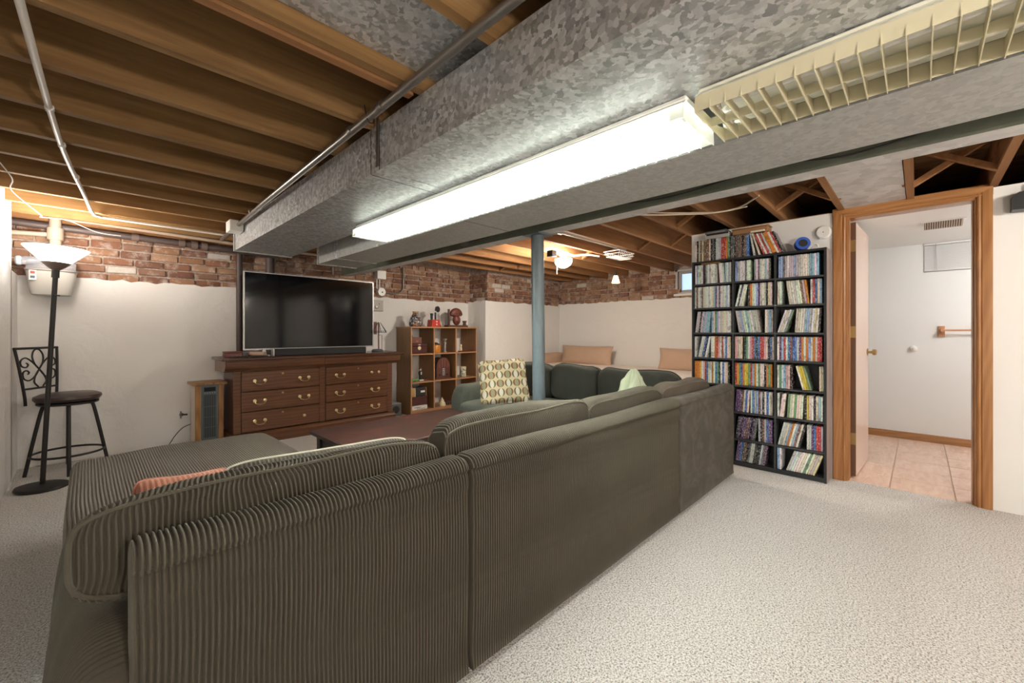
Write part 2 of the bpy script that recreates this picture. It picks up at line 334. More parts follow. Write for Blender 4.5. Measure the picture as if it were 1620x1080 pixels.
def plaster_skin(parent, x0, y0, ang, L, z1, th=.05):
    """old plaster coat on the lower wall, front face on the wall line, uneven top edge"""
    top = ragged(L, z1); ca, sa = math.cos(ang), math.sin(ang); m = MB()
    poly = [(0, 0)]+[(L, 0)]+top[::-1]; vs = []
    for d in (0, th):
        for u, z in poly: vs.append((x0+ca*u-sa*d, y0+sa*u+ca*d, z))
    n = len(poly)
    fs = [(i, i+n, (i+1) % n+n, (i+1) % n) for i in range(n)]
    for off in (0, n):
        N = len(top)
        for i in range(N-1):      # vertical strips
            ua, ub = top[i], top[i+1]; k0 = off+2+(N-1-i); k1 = off+2+(N-2-i)
            vb = len(vs); d = 0 if off == 0 else th
            vs += [(x0+ca*ua[0]-sa*d, y0+sa*ua[0]+ca*d, 0), (x0+ca*ub[0]-sa*d, y0+sa*ub[0]+ca*d, 0)]
            fs.append((vb, vb+1, k1, k0))
    return m.add(vs, fs).build('plaster', 'plaster_old', parent, smooth=False)
wb = struct('wall_back', 'mortar', -.62, 4.5, 5.335, 5.5, 0, 2.3)
plaster_skin(wb, -.5, 5.30, 0, 4.92, 1.605); lay(wb, -.5, 5.345, 0, 4.92, 1.60, 2.09)
wp = tag(MB().box(4.455, 6.45, 4.905, 5.5, 0, 2.3).build('wall_pilaster', 'mortar'), kind='structure')
plaster_skin(wp, 4.42, 5.30, -PI/2, .43, 1.62, -.05)
plaster_skin(wp, 4.42, 4.87, 0, 1.83, 1.62)
lay(wp, 4.46, 5.335, -PI/2, .44, 1.62, 2.09); lay(wp, 4.42, 4.912, 0, 1.83, 1.62, 2.09)
wf = tag(MB().box(6.285, 6.45, 1.5, 5.0, 0, 1.70).box(6.285, 6.45, 2.66, 5.0, 1.70, 2.3).box(6.285, 6.45, 1.5, 2.66, 2.08, 2.3).build('wall_far', 'mortar'), kind='structure')
plaster_skin(wf, 6.25, 4.90, -PI/2, 3.4, 1.645, .05)
lay(wf, 6.292, 4.90, -PI/2, 3.4, 1.645, 2.09, lambda s, z: s > 2.22 and z > 1.70)
wl = struct('wall_left', 'plaster_old', -.75, -.41, -3.0, 4.93, 0, 2.3)
wl2 = MB().box(-.75, -.41, 4.9, 5.5, 0, 1.60).build('plaster', 'plaster_old', wl)
wm = MB().box(-.75, -.50, 4.9, 5.5, 1.6, 2.3).build('mortar_backing', 'mortar', wl)
lay(wl, -.485, 4.93, PI/2, .4, 1.60, 2.09)
# ------------------------------------------------------------------ partition with the doorway
wd = tag(MB().box(4.03, 4.14, -3.0, -.28, 0, 2.05).box(4.03, 4.14, .415, 1.55, 0, 2.05).box(4.03, 4.14, -.28, .415, 2.015, 2.05).build('wall_door', 'drywall'), kind='structure')
wn = tag(MB().box(4.14, 6.25, 1.45, 1.55, 0, 2.05).build('wall_alcove', 'drywall'), kind='structure')
wr = tag(MB().box(-.7, 6.4, -3.15, -3.0, 0, 2.3).build('wall_front', 'drywall'), kind='structure')
bw = tag(MB().box(6.05, 6.2, -1.5, 1.45, 0, 1.745).box(6.05, 6.2, -.03, 1.45, 1.745, 2.05).box(6.05, 6.2, -1.5, -.62, 1.745, 2.05).build('wall_bathroom', 'drywall_bath'), kind='structure')
wo = tag(MB().box(6.4, 6.55, -3.15, 1.5, 0, 2.3).build('wall_outer', 'drywall'), kind='structure')
bs = tag(MB().box(4.14, 6.2, -1.5, -1.4, 0, 2.05).build('wall_side', 'drywall_bath'), kind='structure')
MB().box(4.1405, 4.146, -1.4, -.28, 0, 2.04).box(4.1405, 4.146, .415, 1.45, 0, 2.04).build('lining', 'drywall_bath', wd)
MB().box(4.147, 6.05, 1.442, 1.4495, 0, 2.04).build('lining', 'drywall_bath', wn)
bc_ = struct('ceiling', 'drywall_bath', 4.14, 6.2, -1.5, 1.45, 2.04, 2.053)
tp = tag(MB().box(4.03, 4.14, .5, 1.55, 2.05, 2.055).build('trim_plate', 'joist_warm'), kind='structure')
# baseboard in the bathroom, casing, jamb
tag(MB().prism([(6.035,0),(6.05,0),(6.05,.075),(6.042,.072),(6.035,.06)], 1, -1.4, 1.44).build('baseboard_bathroom', 'casing_h'), kind='structure')
tr = tag(MB().box(4.03, 4.145, .388, .408, 0, 2.005).box(4.03, 4.145, -.276, -.256, 0, 2.005).box(4.05, 4.145, .38, .388, 0, 1.995).box(4.05,4.145,-.256,-.248,0,1.995).build('trim_1', 'casing_v'), kind='structure')
MB().box(4.03, 4.145, -.256, .388, 1.988, 2.008).build('head_jamb', 'casing_h', tr)
def casing_v(ya, yb):
    s = 1 if yb > ya else -1; w = abs(yb-ya)
    prof = [(0,0),(.0,-.012),(.008,-.017),(.018,-.012),(.024,-.018),(w*.75,-.02),(w-.006,-.02),(w,-.016),(w,0)]
    MB().prism([(4.03+d, ya+s*u) for u, d in prof], 2, 0, 2.072).build('casing', 'casing_v', tr, ang=20)
casing_v(.400, .476); casing_v(-.266, -.334)
w = .07; prof = [(0,0),(0,-.012),(.008,-.017),(.018,-.012),(.024,-.018),(w*.75,-.0205),(w-.006,-.0205),(w,-.016),(w,0)]
MB().prism([(4.0295+d, 2.003+u) for u, d in prof], 1, -.335, .477).build('casing', 'casing_h', tr, ang=20)
# door leaf, standing open into the bathroom
dr = tag(thing('door_1', 'pale wooden flush door standing open into the bathroom', 'door', (4.165, .368, 0), rz=math.radians(-2.5)), kind='structure'); del dr['category']
bx('leaf', 'door_veneer', dr, .0, .655, -.018, .018, .012, 1.98, ch=.002, local=True); bx('leaf_edge', 'door_edge', dr, -.0015, .0, -.0178, .0178, .012, 1.98, local=True)
for s in (-1, 1):
    kn = MB(); kn.disc((.6, s*.018, .955), (0,s,0), .03, .006); kn.tube([(.6,s*.024,.955),(.6,s*.05,.955)], .011); kn.tube([(.6,s*.05,.955),(.6,s*.055,.955),(.6,s*.075,.955),(.6,s*.08,.955)], [.015,.026,.026,.018], 14)
    kn.build('knob', 'brass_old', dr, local=True)
for z in (.30, 1.13, 1.80):
    hg = MB().box(-.004, -.0016, -.016, .016, z-.045, z+.045); hg.tube([(-.005,.02,z-.048),(-.005,.02,z+.048)], .006, 8); hg.box(-.03,-.004, .012,.0145, z-.045,z+.045)
    hg.build('hinge', 'brass_old', dr, local=True)
# ------------------------------------------------------------------ ceiling: subfloor, joists, bridging
ce = struct('ceiling', 'plywood', -.75, 6.45, -3.15, 5.5, 2.295, 2.33)
jl = mesh_of(MB().box(-1.42, 1.42, 0, .038, 0, .239), 'joist', 'joist', smooth=False)
jr = mesh_of(MB().box(-2.0, 2.0, 0, .038, 0, .239), 'joist_warm', 'joist', smooth=False)
yl = [1.77+.4*k for k in range(-11, 9)]; yr = [1.195+.38*k for k in range(-10, 10)]
for y in yl: inst('joist', jl, ce, (.96, y-.015, 2.055), (0, random.uniform(-.001,.001), random.uniform(-.003,.003)))
for y in yr:
    if y < 4.9: inst('joist', jr, ce, (4.27, y-.03, 2.055), (0, 0, random.uniform(-.002,.002)))
sis = MB().box(-.38, .88, 1.398, 1.432, 2.045, 2.25).build('sister_joist', 'joist_warm', ce)
bx('rim_board', 'joist_warm', ce, -.5, 2.3, 5.245, 5.295, 2.05, 2.295)
def bridging(x, ya, yb):
    for a, b, dx in ((2.07, 2.28, 0), (2.28, 2.07, .045)):
        m = MB(); d = .018
        m.add([(x+dx+i, y, z+k) for y, z in ((ya, a), (yb, b)) for k in (-d, d) for i in (0, .04)], [(0,1,3,2),(4,6,7,5),(0,4,5,1),(2,3,7,6),(0,2,6,4),(1,5,7,3)])
        m.build('bridging', 'joist_warm', ce, smooth=False)
for k in range(6, 19):
    if k+1 < len(yr) and yr[k+1] < 4.9 and k not in (9,): bridging(3.62 if k < 11 else 4.35, yr[k]+.008, yr[k+1]-.03)
# windows
w1 = tag(thing('window_1', 'small basement window in the brick wall beside the rack', 'window'), kind='structure'); del w1['category']
y0, y1, z0, z1 = 1.95, 2.655, 1.705, 2.075
MB().box(6.27,6.33,y1-.03,y1,z0,z1).box(6.27,6.33,y0,y0+.03,z0,z1).box(6.27,6.33,y0,y1,z0,z0+.025).box(6.27,6.33,y0,y1,z1-.03,z1).build('outer_frame', 'c_silver', w1)
MB().box(6.31,6.34,y1-.075,y1-.03,z0+.025,z1-.03).box(6.31,6.34,y0+.03,y0+.075,z0+.025,z1-.03).box(6.31,6.34,y0+.075,y1-.075,z0+.025,z0+.06).box(6.31,6.34,y0+.075,y1-.075,z1-.065,z1-.03).build('sash', 'plate_grey', w1)
bx('pane', 'frosted', w1, 6.322, 6.328, y0+.07, y1-.07, z0+.055, z1-.06)
bx('window_sill', 'plaster_old', w1, 6.235, 6.285, y0-.03, y1+.015, z0-.03, z0)
w2 = tag(thing('window_2', 'small high bathroom window behind a closed white blind', 'window'), kind='structure'); del w2['category']
MB().box(6.07,6.1,-.62,-.03,1.745,1.765).box(6.07,6.1,-.62,-.03,2.03,2.05).box(6.07,6.1,-.05,-.03,1.765,2.03).box(6.07,6.1,-.62,-.6,1.765,2.03).build('frame', 'fixture_white', w2)
bx('pane', 'frosted', w2, 6.08, 6.085, -.6, -.05, 1.765, 2.03)

# ================================================================== CEILING THINGS
# steel beam and post
t = thing('steel_beam', 'dark green painted steel beam running beside the ducts', 'beam', (2.34, 1.0, 1.855))
bx('web', 'beam_green', t, 2.328, 2.352, -3.0, 5.335, 1.865, 2.045); bx('bottom_flange', 'zinc_panel', t, 2.28, 2.40, -3.0, 5.335, 1.855, 1.8625); bx('top_flange', 'beam_green', t, 2.28, 2.40, -3.0, 5.335, 2.0455, 2.055)
bx('flange_edge', 'beam_green', t, 2.2785, 2.28, -3.0, 5.335, 1.855, 1.868); 
bx('side_plate', 'beam_green', t, 2.285, 2.2895, -3.0, 5.335, 1.868, 2.045)
t = thing('junction_box', 'small metal switch box clamped to the green beam side', 'junction box', (2.27, 2.78, 1.885))
bx('box', 'plate_grey', t, 2.245, 2.284, 2.75, 2.83, 1.875, 1.945, ch=.004); MB().disc((2.245,2.79,1.915), (-1,0,0), .008, .004).build('screw', 'chrome', t)
t = thing('support_post', 'round blue-grey steel post rising behind the sofa to the beam', 'post', (2.352, 2.03, 0))
m = MB().tube([(2.368,2.03,.0),(2.34,2.03,1.845)], .0475, 28); m.build('column', 'post_paint', t)
bx('cap_plate', 'post_paint', t, 2.26, 2.42, 1.95, 2.11, 1.845, 1.855); bx('base_plate', 'post_paint', t, 2.29, 2.45, 1.95, 2.11, 0, .01)
# ducts
t = thing('air_duct', 'long galvanized sheet metal duct with a speckled vertical side face', 'duct', (1.1, 1.0, 1.845))
bx('duct_section', 'galv', t, .90, 1.36, -3.0, 1.705, 1.846, 2.05); bx('duct_section', 'galv', t, .902, 1.358, 1.775, 4.3, 1.8475, 2.05)
bx('collar', 'galv', t, .8985, 1.361, 1.70, 1.78, 1.8445, 2.051); bx('seam', 'black_metal', t, .8978, .899, 1.776, 1.78, 1.8455, 2.05); bx('seam', 'black_metal', t, .8978, .899, 1.698, 1.703, 1.8455, 2.05); bx('seam', 'black_metal', t, .9, 1.36, 1.776, 1.781, 1.8438, 1.8455)
bx('hanger_strap', 'conduit', t, .892, .8975, 1.70, 1.718, 1.86, 2.075); bx('end_cleat', 'galv_dull', t, .892, 1.366, 4.285, 4.31, 1.84, 2.052)
bx('damper_box', 'fixture_white', t, .80, .896, 3.98, 4.12, 1.955, 2.045, ch=.004); 
t = thing('air_duct', 'lower galvanized duct on the beam side of the fluorescent lights', 'duct', (1.7, 1.0, 1.775))
bx('duct_section', 'galv_dull', t, 1.555, 1.932, -3.0, 1.92, 1.790, 2.05); bx('duct_section', 'galv_dull', t, 1.557, 1.930, 1.93, 4.16, 1.789, 2.05); bx('seam', 'plate_grey', t, 1.556, 1.931, 1.92, 1.93, 1.7885, 2.05)
bx('collar', 'galv', t, 1.55, 1.937, 3.72, 3.76, 1.785, 2.05); bx('collar', 'galv', t, 1.55, 1.937, 4.14, 4.17, 1.783, 2.05); bx('bracket', 'fixture_white', t, 1.548, 1.555, 2.95, 2.98, 1.785, 1.805)
bx('hanger_strap', 'conduit', t, 1.70, 1.712, 4.17, 4.174, 1.70, 2.05)
for lab, b, mt in (('galvanized sheet closing the joist bay above the steel pipe', (-.38, 2.27, 1.02, 1.345, 2.11, 2.114), 'galv'),
               ('grey sheet metal panel between joists above the doorway', (2.41, 4.2, .075, .395, 2.062, 2.066), 'zinc_panel'),
               ('pale sheet metal panel in the alcove joist bay nearest the rack', (2.41, 6.2, 1.97, 2.29, 2.255, 2.259), 'zinc_panel'),
               ('pale sheet metal panel in the joist bay above the wire guard', (2.41, 6.2, 2.345, 2.67, 2.255, 2.259), 'zinc_panel'),
               ('pale sheet metal panel in the joist bay over the rack top', (2.41, 6.2, 1.60, 1.91, 2.255, 2.259), 'zinc_panel')):
    p = MB().box(*b).box(b[0], b[1], b[2]-.008, b[2], b[4], b[4]+.03).box(b[0], b[1], b[3], b[3]+.008, b[4], b[4]+.03)
    tag(p.build('sheet_panel', mt), lab, 'sheet metal')
# fluorescent fixtures with louvers
def fixture(ya, yb, lit, label):
    t = thing('fluorescent_light', label, 'light fixture', (1.36, (ya+yb)/2, 1.845)); x0, x1 = 1.235, 1.487; zb, zt = 1.765, 1.812
    bx('housing', 'fixture_white' if lit else 'reflector_old', t, x0+.02, x1-.02, ya, yb, 1.8285, 1.844, ch=.004)
    lm = 'louver_lit' if lit else 'louver_old'
    rf = MB(); rf.prism([(x0+.02,1.828),(x1-.02,1.828),(x1-.004,1.812),(x1-.006,1.812),(x1-.022,1.825),(x0+.022,1.825),(x0+.006,1.812),(x0+.004,1.812)], 1, ya, yb); rf.build('reflector', 'fixture_white' if lit else 'reflector_old', t, smooth=False)
    for k, xx in enumerate((x0+.07, x1-.07)):
        m = MB().tube([(xx,ya+.05,1.806),(xx,yb-.05,1.806)], .0125, 12); m.build('tube', 'tube_lit' if lit else 'tube_off', t)
        for yy, s in ((ya+.02, 1), (yb-.02, -1)):
            MB().box(xx-.014, xx+.014, min(yy,yy+s*.028), max(yy,yy+s*.028), 1.79, 1.825, ch=.003).build('lamp_holder', 'fixture_white', t)
    for xx, a, b in ((x0, zb+.004, zt), ((x0+x1)/2, zb+.006, zt-.014), (x1, zb+.004, zt)):
        MB().box(xx-.0012, xx+.0012, ya, yb, a, b).build('louver_rail', lm, t)
    n = int(round((yb-ya)/.0405)); bm_ = mesh_of(MB().prism([(x0-.004,zb),(x1+.004,zb),(x1+.004,zb+.008),(x1-.001,zt-.002),(x1-.06,zt-.016),(x0+.06,zt-.016),(x0+.001,zt-.002),(x0-.004,zb+.008)], 1, -.0012, .0012), lm, 'louver_blade', smooth=False)
    for i in range(n+1): inst('louver_blade', bm_, t, (0, ya+(yb-ya)*i/n, 0))
    return t
f_on = fixture(.50, 2.70, True, 'glowing fluorescent light with white louvers under the ducts')
f_off = fixture(-1.72, .465, False, 'unlit fluorescent light with yellowed cream louvers, nearest the camera')
# pipes and conduits
def pipe(name, label, cat, pts, r, mat, n=12, sm_=0):
    return tag(MB().tube(bez(pts, sm_) if sm_ else pts, r, n).build(name, mat, pivot=pts[0]), label, cat)
pp = thing('steel_pipe', 'slender bare steel pipe hung beneath the joists left of the duct', 'pipe', (.8, 1.0, 2.02))
MB().tube([(.79,-2.9,2.025),(.80,.9,2.02),(.84,3.2,2.015),(.885,4.72,2.005)], .0165, 14).build('pipe', 'conduit', pp)
for y in (1.50, 1.78, 3.5): MB().tube([(.80+.02*(y-1)/1.2,y,2.02),(.80+.02*(y-1)/1.2,y+.03,2.02)], .019, 14).build('coupling', 'conduit', pp)
MB().tube(bez([(.79,1.62,2.058),(.805,1.62,2.0),(.83,1.62,2.002),(.835,1.62,2.06)],6), .0025, 6).build('hanger_wire', 'black_metal', pp)
pp = thing('white_conduit', 'white painted conduit crossing under the joists toward the brick wall', 'conduit', (-.1, 2.9, 2.03))
MB().tube(bez([(-.17,-2.9,2.035),(-.15,.8,2.035),(-.133,1.73,2.035),(-.093,2.93,2.03),(-.02,3.9,2.03),(.02,4.45,2.03),(.06,4.55,2.03),(.16,4.58,2.03),(.9,4.6,2.03),(1.6,4.6,2.03)], 8), .011, 12).build('pipe', 'white_pipe', pp)
for x, y in ((-.11,2.5),(-.09,2.95),(-.05,3.5)): MB().tube([(x,y-.015,2.03),(x,y+.015,2.03)], .0145, 10).build('coupling', 'white_pipe', pp)
pp = thing('drain_pipe', 'dark iron drain pipe running along the top of the brick wall', 'pipe', (.4, 5.2, 2.0))
MB().tube([(-.46,5.215,2.02),(1.5,5.2,1.99)], .03, 16).build('pipe', 'pipe_dark', pp)
for x, r in ((.28,.036),(.62,.04),(.72,.044),(.80,.04)): MB().tube([(x,5.212-.006*x,2.013-.014*x),(x+.05,5.212-.006*x,2.012-.014*x)], r, 16).build('coupling', 'pipe_brown', pp)
pp = thing('vent_fitting', 'tan pipe fitting standing above the white lamp shade', 'pipe', (-.2, 5.2, 1.95))
MB().tube([(-.195,5.18,1.78),(-.195,5.18,2.14)], .036, 16).build('pipe', 'pipe_tan', pp); MB().tube([(-.195,5.18,1.90),(-.195,5.18,2.0)], .05, 16).build('coupling', 'pipe_tan', pp)
MB().tube(bez([(-.195,5.18,2.13),(-.17,5.16,2.17),(-.05,5.12,2.16),(.1,5.08,2.14)],6), .026, 12).build('elbow', 'pipe_brown', pp); MB().tube([(-.46,5.2,1.93),(-.2,5.19,1.945)], .02, 12).build('branch', 'pipe_tan', pp)
pp = thing('heating_pipe', 'long pale pipe running just above the iron drain pipe', 'pipe', (.4, 5.2, 2.06))
MB().tube([(-.14,5.15,2.085),(1.2,5.14,2.055),(2.2,5.14,2.05)], .016, 12).build('pipe', 'pipe_tan', pp)
pp = thing('stack_pipe', 'narrow dark vertical pipe at the left edge of the television', 'pipe', (1.135, 5.2, 0)); MB().tube([(1.15,5.265,0),(1.145,5.265,2.02)], .031, 16).build('pipe', 'pipe_dark', pp)
pp = thing('stack_pipe', 'thick dark vertical pipe emerging above the television top', 'pipe', (1.42, 5.2, 0)); MB().tube([(1.44,5.25,0),(1.44,5.25,1.9),(1.44,5.25,2.04)], [.045,.045,.05], 18).build('pipe', 'pipe_dark', pp)
pipe('hanging_wire', 'thin pale wire dangling from the joists at far left', 'wire', [(-.36,3.2,2.04),(-.30,3.6,1.99),(-.33,4.0,2.0),(-.24,4.5,1.97),(-.25,4.75,2.0),(-.12,4.9,2.03),(.05,5.0,1.98),(.2,5.05,1.98)], .003, 'wire_white', 6, 8)
pipe('loose_cable', 'pale cable draped along the joists toward the rack top', 'cable', [(2.42,1.95,2.03),(2.6,1.75,2.03),(2.95,1.52,2.025),(3.2,1.3,2.035),(3.3,1.12,2.03),(3.35,.95,2.045),(3.2,.78,2.06)], .006, 'cable', 8, 8)
pipe('loose_cable', 'thin second cable hugging the pale cable along the joists', 'cable', [(2.45,1.90,2.04),(2.7,1.66,2.04),(3.0,1.46,2.04),(3.25,1.24,2.045),(3.36,1.06,2.04),(3.38,.9,2.05)], .004, 'cable', 8, 8)
pipe('black_cable', 'thin black cable clipped along the green beam side', 'cable', [(2.274,3.0,1.93),(2.276,2.7,1.90),(2.274,1.6,1.93),(2.274,1.0,1.885),(2.274,.5,1.92),(2.273,.2,1.885),(2.274,-.2,1.93),(2.274,-.6,1.96)], .0035, 'cable_black', 6, 8)
# alcove ceiling lights
t = thing('dome_light', 'glowing white glass dome light hanging from the alcove joists', 'ceiling light', (3.86, 2.95, 2.05))
MB().lathe([(.10,.0),(.098,-.03),(.085,-.062),(.055,-.088),(.02,-.1),(.004,-.102)], 28, (3.86,2.95,1.975)).build('glass_dome', 'dome_glow', t)
MB().lathe([(.03,0),(.035,.03),(.05,.04),(.05,.062),(.06,.07)], 20, (3.86,2.95,1.978)).build('fitting', 'ceramic_white', t)
MB().box(3.7,4.05,2.93,2.97,2.035,2.05).build('mounting_bar', 'ceramic_white', t); MB().tube([(3.79,2.99,1.97),(3.79,2.99,1.80)], .004, 6).build('pull_chain', 'ceramic_white', t)
MB().tube(bez([(4.05,2.95,2.04),(4.2,2.85,2.06),(4.35,2.78,2.052)],6), .012, 8).build('cable_arm', 'ceramic_white', t); bx('socket_box', 'black_metal', t, 3.63, 3.71, 2.93, 3.01, 1.98, 2.05, ch=.004)
t = thing('wire_guard', 'white wire guard hanging below the alcove joists', 'wire guard', (4.3, 2.48, 2.05))
for z, a, b in ((2.045,.17,.10),(2.015,.165,.095),(1.985,.14,.075)): MB().tube([(4.3-a,2.48-b,z),(4.3+a,2.48-b,z),(4.3+a,2.48+b,z),(4.3-a,2.48+b,z)], .004, 6, closed=True).build('ring', 'ceramic_white', t)
for i in range(9):
    x = 4.3-.15+.3*i/8; MB().tube([(x,2.385,2.045),(x,2.405,1.985),(x,2.555,1.985),(x,2.575,2.045)], .003, 6).build('bar', 'ceramic_white', t)
t = thing('tube_light', 'slim pale tube light fixed in the alcove joist bay', 'light fixture', (3.9, 2.6, 2.1))
MB().tube([(3.3,2.58,2.14),(4.6,2.57,2.14)], .02, 12).build('tube', 'c_silver', t); MB().tube([(3.28,2.58,2.14),(3.34,2.58,2.14)], .03, 12).build('socket', 'c_silver', t); MB().tube([(3.3,2.6,2.12),(3.0,2.95,2.07)], .008, 8).build('brace', 'c_silver', t)
t = thing('pendant_lamp', 'small amber glass pendant lamp near the alcove brick wall', 'pendant lamp', (5.35, 3.14, 2.05))
MB().lathe([(.028,.0),(.034,-.02),(.05,-.07),(.058,-.105),(.056,-.105),(.03,-.02)], 8, (5.35,3.14,1.945)).build('shade', 'amber_glow', t, ang=20); MB().tube([(5.35,3.14,1.945),(5.35,3.14,2.02)], .014, 10).build('socket', 'black_metal', t)
MB().tube(bez([(5.35,3.14,2.02),(5.33,3.1,2.12),(5.2,3.02,2.13),(5.05,2.95,2.10)],6), .006, 8).build('cord', 'cable_black', t)
# lamps of the room behind the photographer
def bulb(x, y, label):
    t = thing('globe_light', label, 'ceiling light', (x, y, 2.05))
    MB().lathe([(.055,.0),(.055,-.012),(.035,-.04),(.022,-.05)], 20, (x,y,2.05)).build('holder', 'ceramic_white', t)
    MB().lathe([(.03,.0)]+[(.095*math.sin(a),-.095+.095*math.cos(a)) for a in np.linspace(.35,PI-.05,12)], 24, (x,y,2.0)).build('globe', 'bulb_glow', t)
bulb(2.45, -1.6, 'white globe ceiling light on the doorway side, behind the camera'); t = thing('globe_lamp', 'white globe floor lamp near the left wall, behind the camera', 'floor lamp', (.35, -1.5, 0))
MB().lathe([(.13,0),(.13,.015),(.02,.03)], 28, (.35,-1.5,0)).build('base', 'black_metal', t); MB().tube([(.35,-1.5,.03),(.35,-1.5,1.32)], .012, 12).build('pole', 'black_metal', t)
MB().lathe([(.03,0)]+[(.10*math.sin(a),.10-.10*math.cos(a)) for a in np.linspace(.3,PI-.05,12)], 24, (.35,-1.5,1.32)).build('globe', 'bulb_glow', t)
t = thing('bathroom_light', 'round white ceiling light inside the bathroom', 'ceiling light', (5.1, -.85, 2.04))
MB().lathe([(.13,.0),(.13,-.02),(.12,-.05),(.08,-.075),(.02,-.085)], 28, (5.1,-.85,2.03)).build('diffuser', 'bath_glow', t); MB().lathe([(.14,0),(.14,-.015)], 28, (5.1,-.85,2.04)).build('rim', 'ceramic_white', t)

# ================================================================== SOFA (corduroy, ribs as real relief)
PITCH = .0107
def ribs(s, p, amp): fr = (s/p) % 1.0; return amp*(np.sqrt(np.clip(1-((2*fr-1)/.66)**2, 0, 1))-.7)
def axial(a0, a1, p, per=10):
    n = max(int(round((a1-a0)/p)), 4)*per+1; return np.linspace(a0, a1, n)
def to_xyz(axis, s, d, z): return np.stack([s, d, z] if axis == 0 else [d, s, z], -1)
def roll(axis, a0, a1, cd, cz, hd, hz, e=.6, p=PITCH, amp=.0070, endr=.10, emin=.45, lump=.008, tilt=0., nu=56, sag=0., seed=0, wob=.003, box=0):
    r = np.random.default_rng(seed); s = axial(a0, a1, p); L = a1-a0; u = np.linspace(0, 2*PI, nu, endpoint=False)
    cu, su = np.cos(u), np.sin(u); D = hd*np.sign(cu)*np.abs(cu)**e; Z = hz*np.sign(su)*np.abs(su)**e
    dist = np.minimum(s-a0, a1-s); q = np.clip((endr-dist)/endr, 0, 1); k = emin+(1-emin)*np.sqrt(1-q*q); kz = k
    if box: un = np.abs(2*(s-a0)/L-1); kz = np.maximum((1-np.minimum(un, .9999)**box)**(1/box), .12); k = .80+.20*k
    S, U = np.meshgrid(s, u, indexing='ij'); lum = 0
    for i in range(6): lum = lum+np.sin(S*r.uniform(4, 16)+r.integers(1, 4)*U+r.uniform(0, 6))*lump/3*r.uniform(.4, 1)
    off = ribs(S-a0+wob*np.sin(2*U+S*9)+wob*.6*np.sin(5*U+S*23), p, amp)+lum
    nd = np.cos(U); nz = np.sin(U)
    dd = D[None]*k[:, None]+nd*off; zz = Z[None]*kz[:, None]+nz*off-sag*np.sin(PI*(S-a0)/L)*(np.sin(U) > 0)
    ct, st = math.cos(tilt), math.sin(tilt)
    return to_xyz(axis, S, cd+dd*ct-zz*st, cz+dd*st+zz*ct)
def roll_part(name, mat, parent, *a, pipe_u=None, **k):
    P = roll(*a, **k); o = MB().grid(P, cv=True, caps=True).build(name, mat, parent, ang=80)
    if pipe_u is not None:
        n = P.shape[1]; c = P.mean(1)
        def line(pu):
            L_ = P[:, int(pu/(2*PI)*n) % n]; ker = np.ones(15)/15
            sm_ = np.stack([np.convolve(np.pad(L_[:, q], 7, 'edge'), ker, 'valid') for q in range(3)], 1)
            return (c+(sm_-c)*1.02)[::5]
        pl = pipe_u if isinstance(pipe_u, (list, tuple)) else [pipe_u]
        if k.get('box'):
            for pa, pb in ((pl[0], 2*PI-pl[0]), (pl[1], 2*PI-pl[1])):
                A_, B_ = line(pa), line(pb); ring = [tuple(x) for x in A_]+[tuple(x) for x in B_[::-1]]
                MB().tube(ring, .0052, 6, closed=True).build('piping', mat, o)
        else:
            for pu in pl: MB().tube([tuple(x) for x in line(pu)[1:-1]], .0055, 6).build('piping', mat, o)
    return o
def back_panel(name, mat, parent, axis, a0, a1, d0, d1, zt=.72, z0=.025, p=PITCH, amp=.0082):
    sgn = 1 if d1 > d0 else -1; T = abs(d1-d0); pr = []
    for z in np.linspace(z0, .60, 12): pr.append((0, z))
    for z in np.linspace(.61, zt-.055, 8): pr.append((-.004*math.sin((z-.61)/(zt-.055-.61)*PI), z))
    pr += [(.003, zt-.050), (.005, zt-.0465), (.001, zt-.043), (-.004, zt-.036)]
    for th in np.linspace(170, 92, 9): pr.append((.036+.042*math.cos(math.radians(th)), zt-.042+.042*math.sin(math.radians(th))))
    for y in np.linspace(.05, T-.05, 5): pr.append((y, zt))
    for th in np.linspace(80, 0, 7): pr.append((T-.045+.045*math.cos(math.radians(th)), zt-.045+.045*math.sin(math.radians(th))))
    for z in np.linspace(zt-.1, .1, 5): pr.append((T, z))
    pr += [(T, z0), (T*.5, z0)]
    pr = np.array(pr); d = np.roll(pr, -1, 0)-np.roll(pr, 1, 0); nrm = np.stack([-d[:,1], d[:,0]], 1); nrm /= np.linalg.norm(nrm, axis=1)[:, None]
    s = axial(a0, a1, p); re = .022; dist = np.minimum(s-a0, a1-s); q = np.clip((re-dist)/re, 0, 1); ins = -re*(1-np.sqrt(1-q*q))*.8
    S = np.repeat(s[:, None], len(pr), 1); wob = .0015*np.sin(pr[:,1]*21)[None]
    off = ribs(S-a0+wob, p, amp)+ins[:, None]
    off = off*np.where(pr[:,1] < z0+.001, 0, 1)[None]
    off = off+.004*np.sin(S*5.1+pr[:,1][None]*7)*np.sin(pr[:,1][None]*6)
    PY = pr[:,0][None]+nrm[:,0][None]*off; PZ = pr[:,1][None]+nrm[:,1][None]*off
    P = to_xyz(axis, S, d0+sgn*PY, PZ)
    return MB().grid(P, cv=True, caps=True).build(name, mat, parent, ang=70)
